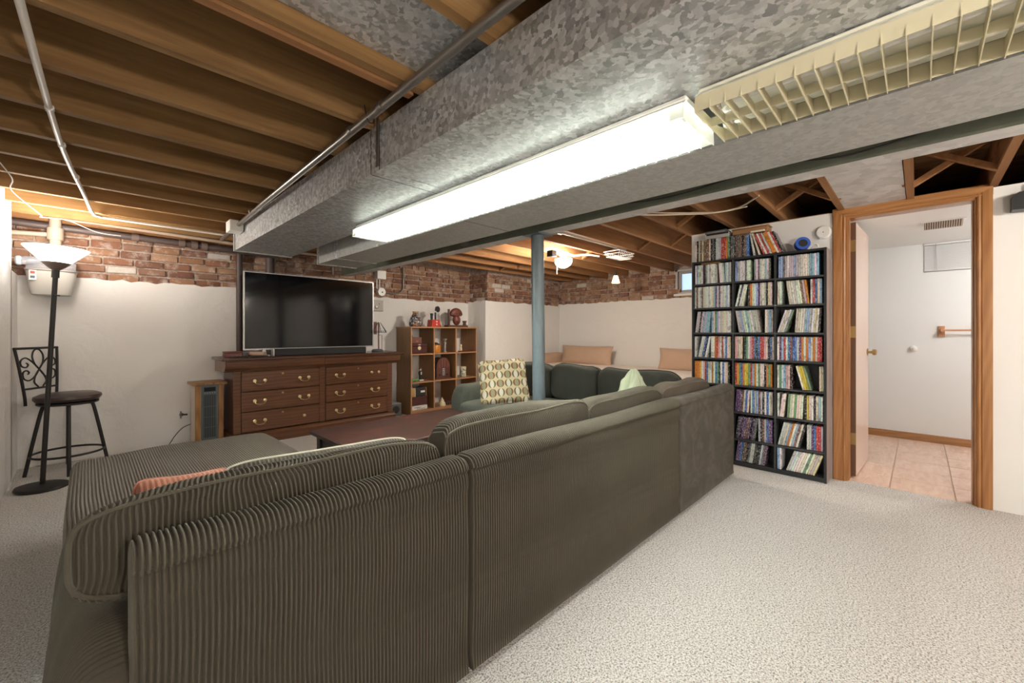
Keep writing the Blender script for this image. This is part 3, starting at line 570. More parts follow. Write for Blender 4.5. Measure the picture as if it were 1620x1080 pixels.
# --- left section with rolled arm
t = thing('sofa_section', 'dark olive corduroy sofa section with the left arm, nearest the camera', 'sofa', (.4, 1.5, 0))
back_panel('back', 'cord', t, 0, .055, .866, 1.04, 1.15)
roll_part('arm', 'cord', t, 1, 1.085, 2.03, .052, .275, .122, .27, e=.66, p=.0075, amp=.0016, endr=.14, emin=.6, lump=.006, seed=3)
bx('seat_base', 'cord', t, .10, .866, 1.2, 1.98, .03, .30, ch=.02)
roll_part('seat_cushion', 'cord', t, 0, .02, .862, 1.63, .385, .39, .095, e=.35, lump=.004, endr=.05, emin=.8, seed=4)
roll_part('back_cushion', 'cord', t, 0, -.03, .858, 1.222, .670, .052, .105, e=.42, amp=.0076, pipe_u=[math.radians(135), math.radians(45)], endr=.10, emin=.45, lump=.016, seed=5, tilt=-.30, wob=.005, box=4.5)
# --- middle two-seat section
t = thing('sofa_section', 'long middle corduroy sofa section with two back cushions', 'sofa', (1.7, 1.5, 0))
back_panel('back', 'cord', t, 0, .878, 2.508, 1.04, 1.15)
bx('seat_base', 'cord', t, .88, 2.505, 1.2, 1.94, .03, .30, ch=.02)
for i, (a, b) in enumerate(((.885, 1.69), (1.70, 2.505))): roll_part('seat_cushion', 'cord', t, 0, a, b, 1.59, .385, .36, .095, e=.35, lump=.004, endr=.05, emin=.8, seed=8+i)
roll_part('back_cushion', 'cord', t, 0, .862, 1.735, 1.225, .662, .066, .150, e=.45, pipe_u=[math.radians(135), math.radians(45)], endr=.10, emin=.5, box=6, lump=.012, seed=11, tilt=-.06)
roll_part('back_cushion', 'cord', t, 0, 1.738, 2.553, 1.225, .638, .066, .148, e=.45, pipe_u=[math.radians(135), math.radians(45)], endr=.10, emin=.5, box=6, lump=.014, seed=12, tilt=-.06)
# --- corner section
t = thing('sofa_section', 'brownish corner sofa section standing against the black rack', 'sofa', (3.0, 1.5, 0))
back_panel('back', 'cord_velvet', t, 0, 2.52, 3.555, 1.04, 1.15, amp=.0012, p=.0075)
back_panel('back', 'cord_velvet', t, 1, 1.225, 2.06, 3.555, 3.375, amp=.0012, p=.0075)
bx('seat_base', 'cord_dark', t, 2.52, 3.38, 1.22, 2.06, .03, .30, ch=.02); roll_part('seat_cushion', 'cord_dark', t, 0, 2.53, 3.35, 1.66, .385, .40, .09, e=.35, lump=.004, endr=.05, emin=.8, seed=14)
roll_part('back_cushion', 'cord_brown', t, 0, 2.562, 3.40, 1.225, .632, .066, .148, e=.45, amp=.003, p=.0085, pipe_u=[math.radians(135), math.radians(45)], endr=.10, emin=.5, box=6, lump=.015, seed=15, tilt=-.06)
roll_part('back_cushion', 'cord_dark', t, 1, 1.34, 2.07, 3.27, .64, .10, .165, e=.6, amp=.0018, p=.0085, pipe_u=math.radians(90), endr=.10, emin=.55, lump=.010, seed=16)
# --- return section with far arm
t = thing('sofa_section', 'sage green sofa end section with rolled arm beside the cube shelf', 'sofa', (3.0, 2.6, 0))
back_panel('back', 'cord_dark', t, 1, 2.07, 3.30, 3.555, 3.375, amp=.0012, p=.0075)
bx('seat_base', 'cord_sage', t, 2.50, 3.38, 2.07, 3.12, .03, .30, ch=.03); roll_part('seat_cushion', 'cord_sage', t, 1, 2.08, 3.12, 2.88, .385, .44, .09, e=.35, lump=.004, endr=.06, emin=.8, amp=.001, p=.009, seed=17)
roll_part('arm', 'cord_sage', t, 0, 2.50, 3.42, 3.21, .32, .125, .30, e=.7, p=.009, amp=.001, endr=.10, emin=.55, lump=.006, seed=18)
for i, (a, b) in enumerate(((2.075, 2.60), (2.61, 3.16))): roll_part('back_cushion', 'cord_dark', t, 1, a, b, 3.26, .635+.01*(1-i), .105, .170, e=.58, amp=.0018, p=.0085, pipe_u=math.radians(90), endr=.10, emin=.5, lump=.012, seed=20+i, tilt=-.08)
# --- ottoman
t = thing('ottoman', 'large olive corduroy ottoman in front of the left sofa section', 'ottoman', (.4, 2.65, 0))
roll_part('upholstered_top', 'cord_brown', t, 0, -.065, .845, 2.645, .245, .575, .225, e=.30, p=.0107, amp=.0045, endr=.05, emin=.82, lump=.006, seed=25, sag=-.012, nu=90)
for x in (.0, .76):
    for y in (2.16, 3.1): MB().lathe([(.02,0),(.026,.03)], 12, (x,y,0)).build('foot', 'black_plastic', t)
# --- throw pillows
def pillow_pts(w, h, th, n=22, pinch=.07, seed=0, cr=.09):
    r = np.random.default_rng(seed); g = np.linspace(-1, 1, n); U, V = np.meshgrid(g, g, indexing='ij')
    X = w/2*U*(1-pinch*(1-V**2)-cr*V**8); Zz = h/2*V*(1-pinch*(1-U**2)-cr*U**8)
    T = th/2*((1-np.abs(U)**2.6)*(1-np.abs(V)**2.6))**.5+.004
    T = T*(1+.10*np.sin(U*3+r.uniform(0,6))*np.sin(V*3.4+r.uniform(0,6)))
    return np.stack([X, -T, Zz], -1), np.stack([X, T, Zz], -1)
def pillow(parent, mat, w, h, th, loc, rot, name='cover', seed=0, pinch=.07, rib=None, cr=.09):
    A, B = pillow_pts(w, h, th, 22 if not rib else int(w/rib)*5, pinch, seed, cr)
    if rib:
        o_ = ribs(A[:,:,0]+w, rib, .0025); A[:,:,1] -= o_; B[:,:,1] += o_
    m = MB().grid(A).grid(B)
    n = A.shape[0]; ring = [(i, 0) for i in range(n)]+[(n-1, j) for j in range(1, n)]+[(i, n-1) for i in range(n-2, -1, -1)]+[(0, j) for j in range(n-2, 0, -1)]
    o = n*n; R = len(ring)
    for k in range(R):
        a, b = ring[k], ring[(k+1) % R]; m.f.append((a[0]*n+a[1], b[0]*n+b[1], o+b[0]*n+b[1], o+a[0]*n+a[1]))
    ob = m.build(name, mat, parent, local=True, ang=80); ob.location = loc; ob.rotation_euler = rot
    pts = [tuple((A[i, j]+B[i, j])/2*1.003) for i, j in ring[::2]]
    MB().tube(pts, .005, 6, closed=True).build('piping', 'piping_lit_tone' if rib and mat == 'cord' else mat, ob, local=True)
    return ob
t = thing('throw_pillow', 'cream throw pillow printed with rows of two-tone ovals, beside the post', 'pillow', (2.72, 2.78, .47)); pillow(t, 'oval_print', .46, .44, .15, (0, 0, .20), (math.radians(-24), math.radians(-4), math.radians(-38)))
t = thing('throw_pillow', 'terracotta corduroy pillow peeking over the left sofa cushion', 'pillow', (.20, 1.46, .48)); pillow(t, 'terracotta', .24, .26, .11, (0, 0, .13), (math.radians(-34), math.radians(5), math.radians(6)), rib=.0115)
t = thing('throw_pillow', 'dark corduroy loose pillow leaning in front of the left back cushion', 'pillow', (.585, 1.40, .48)); pillow(t, 'cord', .62, .30, .10, (-.02, 0, .112), (math.radians(-12), math.radians(2), 0), rib=.0115, pinch=.03)
t = thing('green_blanket', 'pale green blanket bunched on the corner sofa cushions', 'blanket', (2.86, 1.52, .55))
n = 46; P = np.zeros((n, 64, 3)); r_ = np.random.default_rng(4); ph = r_.uniform(0, 6, 8)
for i in range(n):
    f = i/(n-1); rad = .012+.24*f**.95
    for j in range(64):
        a = 2*PI*j/64; fold = .03*math.sin(5*a+ph[0]+4*f)+.014*math.sin(9*a+ph[1]-6*f)+.008*math.sin(17*a+ph[2])
        rr = rad*(1+.25*math.sin(2*a+ph[3]))+fold*(.25+f); P[i, j] = (2.86+rr*math.cos(a), 1.53+rr*math.sin(a)*.8, .855-.36*f**1.25+(.012*math.sin(11*a+7*f)+.022*math.sin(7*a+13*f+ph[5])*math.sin(9*f+ph[6]))*min(1, f*2.2))
MB().grid(P, cv=True, caps=True).build('blanket', 'blanket', t, ang=80)

# ================================================================== FURNITURE ALONG THE BACK WALL
# coffee table
t = thing('coffee_table', 'low reddish brown wooden coffee table with a worn top', 'coffee table', (1.66, 2.65, 0))
bx('top', 'coffee', t, 1.065, 2.26, 2.275, 3.0, .425, .452, ch=.004)
MB().box(1.11,2.215,2.32,2.345,.34,.425).box(1.11,2.215,2.93,2.955,.34,.425).box(1.11,1.135,2.345,2.93,.34,.425).box(2.19,2.215,2.345,2.93,.34,.425).build('apron', 'table_dark', t)
for x in (1.10, 2.165):
    for y in (2.31, 2.905): bx('leg', 'table_dark', t, x, x+.06, y, y+.06, 0, .425, ch=.004)
# dresser
t = thing('dresser', 'wide mahogany dresser with brass pulls beneath the television', 'dresser', (1.86, 5.03, 0))
bx('carcass', 'mahogany', t, .995, 2.71, 4.825, 5.19, .12, .74)
for x0, x1 in ((.993,1.058),(1.812,1.878),(2.64,2.712)): bx('stile', 'mahogany_face', t, x0, x1, 4.80, 4.826, .12, .735, ch=.003)
MB().prism([(4.775,.0),(4.775,.085),(4.785,.10),(4.80,.115),(5.19,.115),(5.19,0)], 0, .965, 2.745).build('plinth', 'mahogany_face', t, ang=20)
cp = [(4.80,.735),(4.795,.745),(4.77,.755),(4.745,.775),(4.735,.80),(4.735,.838),(4.727,.842),(4.727,.85),(5.195,.85),(5.195,.735)]
MB().prism(cp, 0, .915, 1.846).build('frieze_drawer', 'mahogany_face', t, ang=25); MB().prism(cp, 0, 1.85, 2.79).build('frieze_drawer', 'mahogany_face', t, ang=25)
bx('top', 'mahogany', t, .885, 2.825, 4.70, 5.20, .8502, .878, ch=.008)
for ci, (x0, x1) in enumerate(((1.06, 1.81), (1.88, 2.638))):
    for ri in range(3):
        z0 = .128+ri*.203; z1 = z0+.197
        d = bx('drawer', 'mahogany_face', t, x0, x1, 4.792, 4.826, z0, z1, ch=.005)
        MB().disc(((x0+x1)/2, 4.792, z1-.035), (0,-1,0), .011, .002, 14).build('keyhole', 'brass_old', d)
        for hx in (x0+(x1-x0)*.215, x0+(x1-x0)*.785):
            if ci == 0 and ri == 0 and hx > 1.4: MB().disc((hx, 4.792, z0+.095), (0,-1,0), .016, .012, 14, rim=.006).build('handle', 'brass', d); continue
            hb = MB()
            for s in (-.046, .046): hb.disc((hx+s, 4.792, z0+.102), (0,-1,0), .017, .01, 14, rim=.006)
            if not (ci == 1 and ri == 2 and hx > 2.3): hb.tube(bez([(hx-.046,4.777,z0+.10),(hx-.04,4.77,z0+.078),(hx,4.766,z0+.066),(hx+.04,4.77,z0+.078),(hx+.046,4.777,z0+.10)],5), .0045, 8)
            hb.build('handle', 'brass', d)
# television and soundbar
t = thing('television', 'large flat black television standing on the dresser', 'television', (1.84, 5.0, .878))
MB().box(1.128,2.552,5.0,5.035,.945,1.762,ch=.004).build('body', 'black_plastic', t); bx('screen', 'tv_screen', t, 1.137, 2.543, 4.9975, 4.9998, .958, 1.754)
MB().box(1.122,1.1335,4.992,5.02,.94,1.765).box(2.5465,2.558,4.992,5.02,.94,1.765).box(1.1335,2.5465,4.992,5.02,1.7565,1.765).box(1.1335,2.5465,4.992,5.02,.94,.955).build('bezel', 'silver_plastic', t)
for x in (1.30, 2.36): MB().prism([(x-.025,.8785),(x+.025,.8785),(x+.012,.95),(x-.012,.95)], 1, 4.94, 5.1).build('stand_foot', 'silver_plastic', t)
t = thing('soundbar', 'long dark soundbar lying below the television screen', 'soundbar', (1.87, 4.85, .878))
bx('body', 'soundbar', t, 1.365, 2.37, 4.82, 4.90, .879, .952, ch=.006); bx('end_cap', 'silver_plastic', t, 1.352, 1.365, 4.818, 4.902, .879, .953, ch=.003); bx('end_cap', 'silver_plastic', t, 2.37, 2.383, 4.818, 4.902, .879, .953, ch=.003)
# bits on the dresser
t = thing('small_wooden_box', 'small brown wooden box on the left dresser corner', 'box', (.99, 4.95, .878)); bx('body', 'c_leather', t, .95, 1.10, 4.93, 5.03, .8785, .918, ch=.004); bx('lid', 'c_leather', t, .947, 1.103, 4.927, 5.033, .919, .934, ch=.004)
def remote(x0, x1, y, label, mat='c_black'):
    t = thing('remote_control', label, 'remote control', ((x0+x1)/2, y, .878)); bx('body', mat, t, x0, x1, y-.022, y+.022, .8785, .893, ch=.005)
    for i in range(4): MB().disc((x0+(x1-x0)*(.2+.2*i), y, .893), (0,0,1), .006, .002, 10).build('button', 'c_silver', t)
remote(.96, 1.12, 4.80, 'black remote control lying before the small wooden box'); remote(1.13, 1.29, 4.78, 'slim black remote control lying near the dresser front edge'); remote(1.20, 1.33, 4.86, 'pale remote control beside the soundbar end', 'c_silver')
t = thing('glass_tray', 'pale curved glass dish under the television corner', 'dish', (1.24, 4.93, .878)); MB().lathe([(.02,0),(.05,.002),(.075,.02),(.08,.045),(.077,.045),(.07,.02),(.045,.006),(.01,.006)], 24, (1.24,4.945,.8785)).build('bowl', 'c_skin', t)
t = thing('desk_ornament', 'small wire shade desk ornament right of the television', 'ornament', (2.64, 4.98, .878))
MB().lathe([(.07,0),(.075,.012),(.06,.03),(.02,.035)], 20, (2.60,4.97,.8785)).build('base', 'heater_grey', t); MB().tube([(2.615,4.97,.91),(2.612,4.97,1.255)], .009, 8).build('stem', 'c_leather', t)
MB().tube([(2.66,4.97,.90),(2.66,4.97,1.09),(2.62,4.97,1.09)], .004, 6).build('bracket', 'black_metal', t)
m = MB()
for k in range(6): a = 2*PI*k/6; m.tube([(2.62+.02*math.cos(a),4.97+.02*math.sin(a),1.25),(2.635+.085*math.cos(a),4.97+.07*math.sin(a),1.14),(2.635+.085*math.cos(a),4.97+.07*math.sin(a),1.125)], .0035, 6)
for z in (1.14, 1.125): m.tube([(2.635+.085*math.cos(2*PI*k/18),4.97+.07*math.sin(2*PI*k/18),z) for k in range(18)], .0035, 6, closed=True)
m.build('wire_shade', 'black_metal', t); bx('back_block', 'c_leather', t, 2.56, 2.60, 4.985, 5.01, 1.10, 1.26, ch=.003)
# tower heater
t = thing('tower_heater', 'wood framed tower heater standing left of the dresser', 'heater', (.83, 5.06, 0))
bx('cabinet', 'heater_side', t, .716, .944, 4.975, 5.215, .03, .612); bx('top', 'heater_wood', t, .69, .972, 4.935, 5.225, .6125, .638, ch=.004); bx('base', 'heater_wood', t, .70, .96, 4.945, 5.22, 0, .03, ch=.004)
for a, b in ((.716,.762),(.90,.944)): bx('stile', 'heater_wood', t, a, b, 4.95, 4.9755, .03, .612, ch=.003)
bx('face_panel', 'heater_grey', t, .762, .90, 4.958, 4.9755, .03, .612); bx('display', 'led_panel', t, .785, .878, 4.955, 4.958, .55, .59); bx('grille_well', 'heater_dark', t, .782, .882, 4.9565, 4.958, .10, .515)
for i in range(5): MB().disc((.793+i*.0195, 4.958, .536), (0,-1,0), .004, .003, 8).build('button', 'c_silver', t)
for i in range(7): bx('grille_slat', 'heater_grey', t, .786+i*.0142, .7905+i*.0142, 4.952, 4.9565, .10, .512)
for z in (.2,.3,.4): bx('grille_rail', 'heater_grey', t, .782, .882, 4.9505, 4.952, z, z+.004)
t = thing('wall_outlet', 'small outlet fitting on the white wall left of the heater', 'outlet', (.66, 5.3, .3))
MB().disc((.655,5.299,.30), (0,-1,0), .018, .01).build('plate', 'plate_grey', t); MB().tube([(.655,5.288,.30),(.70,5.275,.298)], .008, 8).build('plug', 'black_plastic', t); MB().tube([(.648,5.285,.335),(.648,5.285,.265)], .006, 6).build('lever', 'plate_grey', t)
pipe('power_cord', 'thin black cord curving along the wall behind the heater', 'cord', [(.73,5.27,.20),(.66,5.27,.17),(.60,5.27,.10),(.55,5.26,.02),(.5,5.2,.008)], .004, 'cable_black', 6, 8)
t = thing('subwoofer', 'dark box on the floor between dresser and cube shelf', 'speaker', (2.9, 5.12, 0)); bx('body', 'c_greybox', t, 2.80, 2.965, 5.0, 5.25, 0, .165, ch=.005); bx('top_panel', 'c_silver', t, 2.80, 2.965, 5.0, 5.25, .1655, .169); MB().disc((2.88,5.0,.09), (0,-1,0), .05, .004).build('grille', 'c_black', t)

# ------------------------------------------------------------------ cube shelf
t = thing('cube_shelf', 'oak nine-cube open shelf against the back wall', 'shelf', (3.63, 5.08, 0))
XS = (3.055, 3.424, 3.812, 4.205); ZS = (.045, .437, .822, 1.193)
for i, x in enumerate(XS): bx('side_panel' if i in (0, 3) else 'divider', 'oak_shelf', t, x-.009, x+.009, 4.9, 5.27, .0 if i in (0,3) else .06, 1.184)
for j, z in enumerate(ZS):
    if j == 3: bx('top', 'oak_edge', t, XS[0]-.014, XS[3]+.014, 4.892, 5.272, z-.009, z+.011, ch=.002)
    else:
        for i in range(3): bx('shelf_board', 'oak_edge', t, XS[i]+.009, XS[i+1]-.009, 4.899, 5.27, z-.009, z+.009)
bx('kick_board', 'oak_edge', t, XS[0]+.009, XS[3]-.009, 4.91, 4.925, 0, .036)
for i, x in enumerate(XS): bx('edge_strip', 'oak_edge', t, x-.0092, x+.0092, 4.8975, 4.9, 0, 1.184)
Z1, Z2, Z3, Z4 = .054, .446, .831, 1.204
def lathe_thing(name, label, cat, x, y, z, parts):
    t = thing(name, label, cat, (x, y, z))
    for nm, mat, prof in parts: MB().lathe(prof, 24, (x, y, z)).build(nm, mat, t)
    return t
lathe_thing('mosaic_vase', 'speckled mosaic vase on the left of the cube shelf top', 'vase', 3.197, 5.02, Z4, [('body','c_mosaic',[(.075,0),(.09,.02),(.092,.06),(.07,.13),(.04,.18),(.036,.19)]),('neck','c_tan',[(.034,.19),(.044,.2),(.045,.212),(.036,.212),(.03,.19)])])
t = thing('toy_telephone', 'red box with black candlestick telephone on the cube shelf', 'telephone', (3.5, 5.02, Z4))
MB().prism([(3.425,Z4),(3.575,Z4),(3.56,Z4+.105),(3.44,Z4+.105)], 1, 4.96, 5.08).build('red_base', 'c_red', t); MB().disc((3.51,4.958,Z4+.075), (0,-1,0), .012, .004).build('dial', 'c_white', t); MB().disc((3.51,4.958,Z4+.035), (0,-1,0), .012, .004).build('dial', 'c_white', t)
MB().tube([(3.53,5.02,Z4+.105),(3.53,5.02,Z4+.21)], .014, 12).build('stem', 'c_black', t); MB().tube([(3.548,4.985,Z4+.255),(3.545,5.0,Z4+.255),(3.535,5.03,Z4+.24)], [.045,.043,.012], 18).build('mouthpiece', 'c_black', t)
MB().tube([(3.465,5.02,Z4+.105),(3.465,5.02,Z4+.17),(3.465,5.02,Z4+.195)], [.018,.02,.024], 14).build('earpiece', 'c_black', t); MB().tube([(3.465,5.02,Z4+.17),(3.53,5.02,Z4+.18)], .006, 8).build('cradle', 'c_silver', t)
lathe_thing('black_bell', 'small black bell beside the red toy telephone', 'bell', 3.61, 5.06, Z4, [('dome','c_black',[(.04,0),(.042,.015),(.03,.04),(.008,.05)])])
t = thing('mask_sculpture', 'carved red-brown wooden face sculpture on the cube shelf top', 'sculpture', (3.92, 5.03, Z4))
bx('plinth', 'c_woodbrown', t, 3.74, 4.11, 4.98, 5.10, Z4, Z4+.03, ch=.004); bx('back_post', 'c_woodbrown', t, 3.775, 3.80, 5.03, 5.055, Z4+.03, Z4+.27)
def blob(c, r, n=16, f=None):
    P = []
    for i in range(n+1):
        th = -PI/2+PI*i/n; row = []
        for j in range(2*n):
            a = 2*PI*j/(2*n); p = [r[0]*math.cos(th)*math.cos(a), r[1]*math.cos(th)*math.sin(a), r[2]*math.sin(th)]
            if f: p = f(p)
            row.append((c[0]+p[0], c[1]+p[1], c[2]+p[2]))
        P.append(row)
    return MB().grid(P, cv=True)
blob((3.915,5.03,Z4+.195), (.115,.05,.095), f=lambda p: (p[0], p[1], p[2] if p[2] > 0 else p[2]*.45)).build('brow_cap', 'c_mask', t); blob((3.915,5.02,Z4+.11), (.068,.05,.082)).build('face', 'c_mask', t)
blob((3.915,4.975,Z4+.145), (.013,.02,.03)).build('nose', 'c_mask', t); blob((3.915,4.975,Z4+.085), (.03,.016,.01)).build('mouth', 'c_woodbrown', t)
for s in (-1, 1): blob((3.915+s*.043,4.984,Z4+.178), (.026,.012,.009)).build('eye', 'c_leather', t); MB().tube(bez([(3.915+s*.02,4.976,Z4+.20),(3.915+s*.05,4.974,Z4+.212),(3.915+s*.085,4.99,Z4+.19)],5), .006, 6).build('brow', 'c_woodbrown', t)
lathe_thing('dark_cup', 'tiny dark wooden cup at the right end of the sculpture', 'cup', 4.08, 5.03, Z4+.03, [('cup','c_woodbrown',[(.032,0),(.024,.03),(.034,.06),(.035,.068),(.028,.068),(.018,.03)])])
# boxes in the upper left cube
t = thing('maroon_case', 'dark maroon case with a round clasp in the upper left cube', 'box', (3.22, 5.03, Z3)); bx('body', 'c_maroon', t, 3.09, 3.34, 4.95, 5.15, Z3, Z3+.10, ch=.004); bx('lid', 'c_maroon', t, 3.09, 3.34, 4.95, 5.15, Z3+.102, Z3+.14, ch=.004)
MB().disc((3.213,4.95,Z3+.075), (0,-1,0), .026, .006, rim=.004).build('clasp', 'c_cream', t); bx('latch', 'brass', t, 3.195, 3.23, 4.944, 4.95, Z3+.115, Z3+.128)
t = thing('leather_box', 'small brown leather box stacked on the maroon case', 'box', (3.18, 5.03, Z3+.14)); bx('body', 'c_leather', t, 3.09, 3.26, 4.96, 5.10, Z3+.14, Z3+.225, ch=.004); bx('handle', 'c_black', t, 3.135, 3.148, 5.02, 5.035, Z3+.225, Z3+.252); bx('label_plate', 'brass_old', t, 3.165, 3.20, 4.957, 4.96, Z3+.165, Z3+.175)
lathe_thing('orange_pot', 'shiny orange ceramic pot in the upper middle cube', 'pot', 3.515, 5.0, Z3, [('body','c_orange',[(.07,0),(.074,.006),(.074,.105),(.068,.115),(.02,.115)]),('lid','c_woodbrown',[(.072,.1155),(.066,.125),(.05,.13),(.03,.145),(.005,.15)])])
lathe_thing('glass_figure', 'slender clear glass figure beside the orange pot', 'figurine', 3.70, 5.02, Z3, [('figure','c_glass',[(.026,0),(.022,.015),(.014,.03),(.018,.09),(.012,.12),(.022,.14),(.012,.16),(.03,.195),(.036,.2),(.01,.198)])])
lathe_thing('white_jar', 'white jar in the upper right cube by the divider', 'jar', 3.875, 5.10, Z3, [('jar','c_white',[(.035,0),(.038,.01),(.038,.12),(.025,.14),(.025,.155)]),('lid','c_pink',[(.024,.155),(.018,.19),(.012,.24),(.006,.27)])])
lathe_thing('cream_figurine', 'tiny cream figurine in the upper right cube', 'figurine', 3.98, 5.0, Z3+.016, [('body','c_cream',[(.022,0),(.02,.04),(.012,.055),(.02,.065),(.018,.09),(.006,.1)])])
t = thing('red_tray', 'flat red tray lying in the upper right cube', 'tray', (4.04, 5.0, Z3)); bx('plate', 'c_red', t, 3.93, 4.17, 4.95, 5.08, Z3, Z3+.012, ch=.003); bx('rim', 'c_maroon', t, 3.925, 4.175, 4.944, 4.95, Z3, Z3+.016)
lathe_thing('small_white_cup', 'tiny white cup at the front of the upper right cube', 'cup', 3.86, 4.95, Z3, [('cup','c_white',[(.016,0),(.018,.03),(.016,.03)])])
# middle row
t = thing('tuxedo_figurine', 'small figurine in a black suit in the middle left cube', 'figurine', (3.262, 5.0, Z2)); bx('base', 'c_white', t, 3.235, 3.30, 4.97, 5.03, Z2, Z2+.018, ch=.003)
MB().lathe([(.022,0),(.02,.05),(.028,.09),(.022,.115),(.008,.125)], 14, (3.26,5.0,Z2+.018)).build('suit', 'c_black', t); blob((3.26,5.0,Z2+.158), (.017,.017,.021), 8).build('head', 'c_skin', t); bx('shirt', 'c_white', t, 3.253, 3.267, 4.972, 4.976, Z2+.09, Z2+.125); blob((3.26,5.004,Z2+.168), (.018,.018,.017), 8).build('hair', 'c_black', t)
t = thing('green_figurine', 'small green lizard figurine in the middle left cube', 'figurine', (3.15, 4.99, Z2)); MB().tube(bez([(3.085,5.0,Z2+.07),(3.10,4.99,Z2+.03),(3.14,4.98,Z2+.022),(3.19,4.985,Z2+.02),(3.225,5.0,Z2+.028)],6), [.004]+[.012]*6+[.018]*12+[.016]*5+[.012], 10).build('body', 'c_green', t)
for x in (3.12,3.17): blob((x,4.96,Z2+.009), (.016,.012,.009), 6).build('foot', 'c_green', t)
t = thing('cathedral_radio', 'small arched wooden cathedral radio in the centre cube', 'radio', (3.65, 5.05, Z2))
arch = [(3.53,Z2+.02),(3.77,Z2+.02)]+[(3.65+.12*math.cos(a)*(1 if a < PI/2 else 1), Z2+.16+.15*math.sin(a)**.85) for a in np.linspace(.05, PI-.05, 18)]
MB().prism(arch, 1, 4.99, 5.14).build('case', 'c_radio', t, ang=30); bx('base', 'c_radio', t, 3.515, 3.785, 4.975, 5.15, Z2, Z2+.02, ch=.004)
inner = [(3.65+.1*math.cos(a), Z2+.165+.125*math.sin(a)) for a in np.linspace(0, PI, 18)]; MB().prism(inner, 1, 4.984, 4.99).build('speaker_cloth', 'c_leather', t)
for s in (-1, 0, 1): bx('fret', 'c_radio', t, 3.65+s*.045-.006, 3.65+s*.045+.006, 4.979, 4.984, Z2+.165, Z2+.165+(.12 if s == 0 else .1))
bx('dial_plate', 'c_silver', t, 3.632, 3.668, 4.983, 4.99, Z2+.05, Z2+.15); 
for z in (.07,.1,.13): MB().disc((3.65,4.983,Z2+z), (0,-1,0), .009, .004, 10).build('dial', 'c_black', t)
for s in (-1, 1): MB().disc((3.65+s*.065,4.99,Z2+.06), (0,-1,0), .012, .012, 12, rim=.003).build('knob', 'c_black', t)
lathe_thing('ceramic_bottle', 'pale ceramic bottle in the middle right cube', 'bottle', 3.885, 5.02, Z2, [('body','c_bluewhite',[(.03,0),(.034,.02),(.032,.11),(.014,.15),(.012,.17)]),('stopper','c_silver',[(.016,.17),(.018,.185),(.008,.195)])])
lathe_thing('printed_tin', 'round printed tin with pale lid in the middle right cube', 'tin', 4.02, 5.0, Z2, [('body','c_tin',[(.05,0),(.05,.13)]),('lid','c_cream',[(.052,.131),(.052,.15),(.046,.155)])])
# bottom row
t = thing('black_radio', 'black box with gold edges in the lower left cube', 'radio', (3.22, 5.03, Z1+.16)); bx('body', 'c_black', t, 3.15, 3.32, 4.95, 5.13, Z1+.185, Z1+.31, ch=.004); bx('side_frame', 'c_gold', t, 3.085, 3.14, 4.95, 5.13, Z1+.185, Z1+.305); bx('side_frame', 'c_gold', t, 3.322, 3.33, 4.95, 5.13, Z1+.185, Z1+.305); bx('label_plate', 'c_white', t, 3.235, 3.30, 4.946, 4.95, Z1+.235, Z1+.262); bx('trim_bar', 'c_white', t, 3.141, 3.148, 4.945, 5.13, Z1+.185, Z1+.305)
t = thing('grey_box', 'small grey box on top of the black radio', 'box', (3.16, 5.05, Z1+.31)); bx('body', 'c_greybox', t, 3.085, 3.22, 4.99, 5.13, Z1+.31, Z1+.35, ch=.004); bx('lid', 'c_silver', t, 3.083, 3.222, 4.988, 5.132, Z1+.35, Z1+.356)
t = thing('maroon_box', 'low maroon box under the black radio in the lower left cube', 'box', (3.21, 5.03, Z1+.05)); bx('body', 'c_maroon', t, 3.08, 3.335, 4.94, 5.15, Z1+.062, Z1+.158, ch=.003); bx('lid', 'c_maroon', t, 3.078, 3.337, 4.937, 5.153, Z1+.16, Z1+.184, ch=.004)
t = thing('white_console', 'white low device at the bottom of the lower left cube', 'device', (3.21, 5.0, Z1)); bx('body', 'c_white', t, 3.08, 3.33, 4.925, 5.12, Z1, Z1+.06, ch=.006); bx('slot', 'c_black', t, 3.11, 3.22, 4.923, 4.925, Z1+.035, Z1+.041)
for x in (3.17,3.20,3.235,3.27): MB().disc((x,4.925,Z1+.02), (0,-1,0), .009, .006, 10).build('knob', 'c_silver', t)
lathe_thing('cream_bell', 'cream bell-shaped ornament in the lower middle cube', 'ornament', 3.625, 4.99, Z1, [('body','c_cream',[(.052,0),(.054,.012),(.044,.05),(.034,.06),(.026,.085),(.012,.1),(.005,.12)])])
lathe_thing('tiny_dark_cup', 'tiny dark cup by the left divider of the lower middle cube', 'cup', 3.46, 4.95, Z1, [('cup','c_black',[(.016,0),(.018,.035),(.012,.035)])])
t = thing('toy_train', 'low dark toy in the right of the lower middle cube', 'toy', (3.74, 5.0, Z1)); bx('chassis', 'c_woodbrown', t, 3.69, 3.79, 4.985, 5.025, Z1+.012, Z1+.03, ch=.003); bx('cab', 'c_maroon', t, 3.695, 3.725, 4.988, 5.022, Z1+.03, Z1+.06, ch=.003); MB().tube([(3.73,5.005,Z1+.042),(3.785,5.005,Z1+.042)], .012, 10).build('boiler', 'c_woodbrown', t)
for x in (3.70,3.74,3.78): MB().disc((x,4.985,Z1+.012), (0,-1,0), .012, .006, 12).build('wheel', 'c_black', t)
lathe_thing('painted_vase', 'small white and red painted vase in the lower right cube', 'vase', 3.958, 5.0, Z1, [('body','c_crest',[(.04,0),(.055,.03),(.05,.07),(.028,.1),(.026,.115),(.038,.15),(.034,.15),(.02,.11)])])

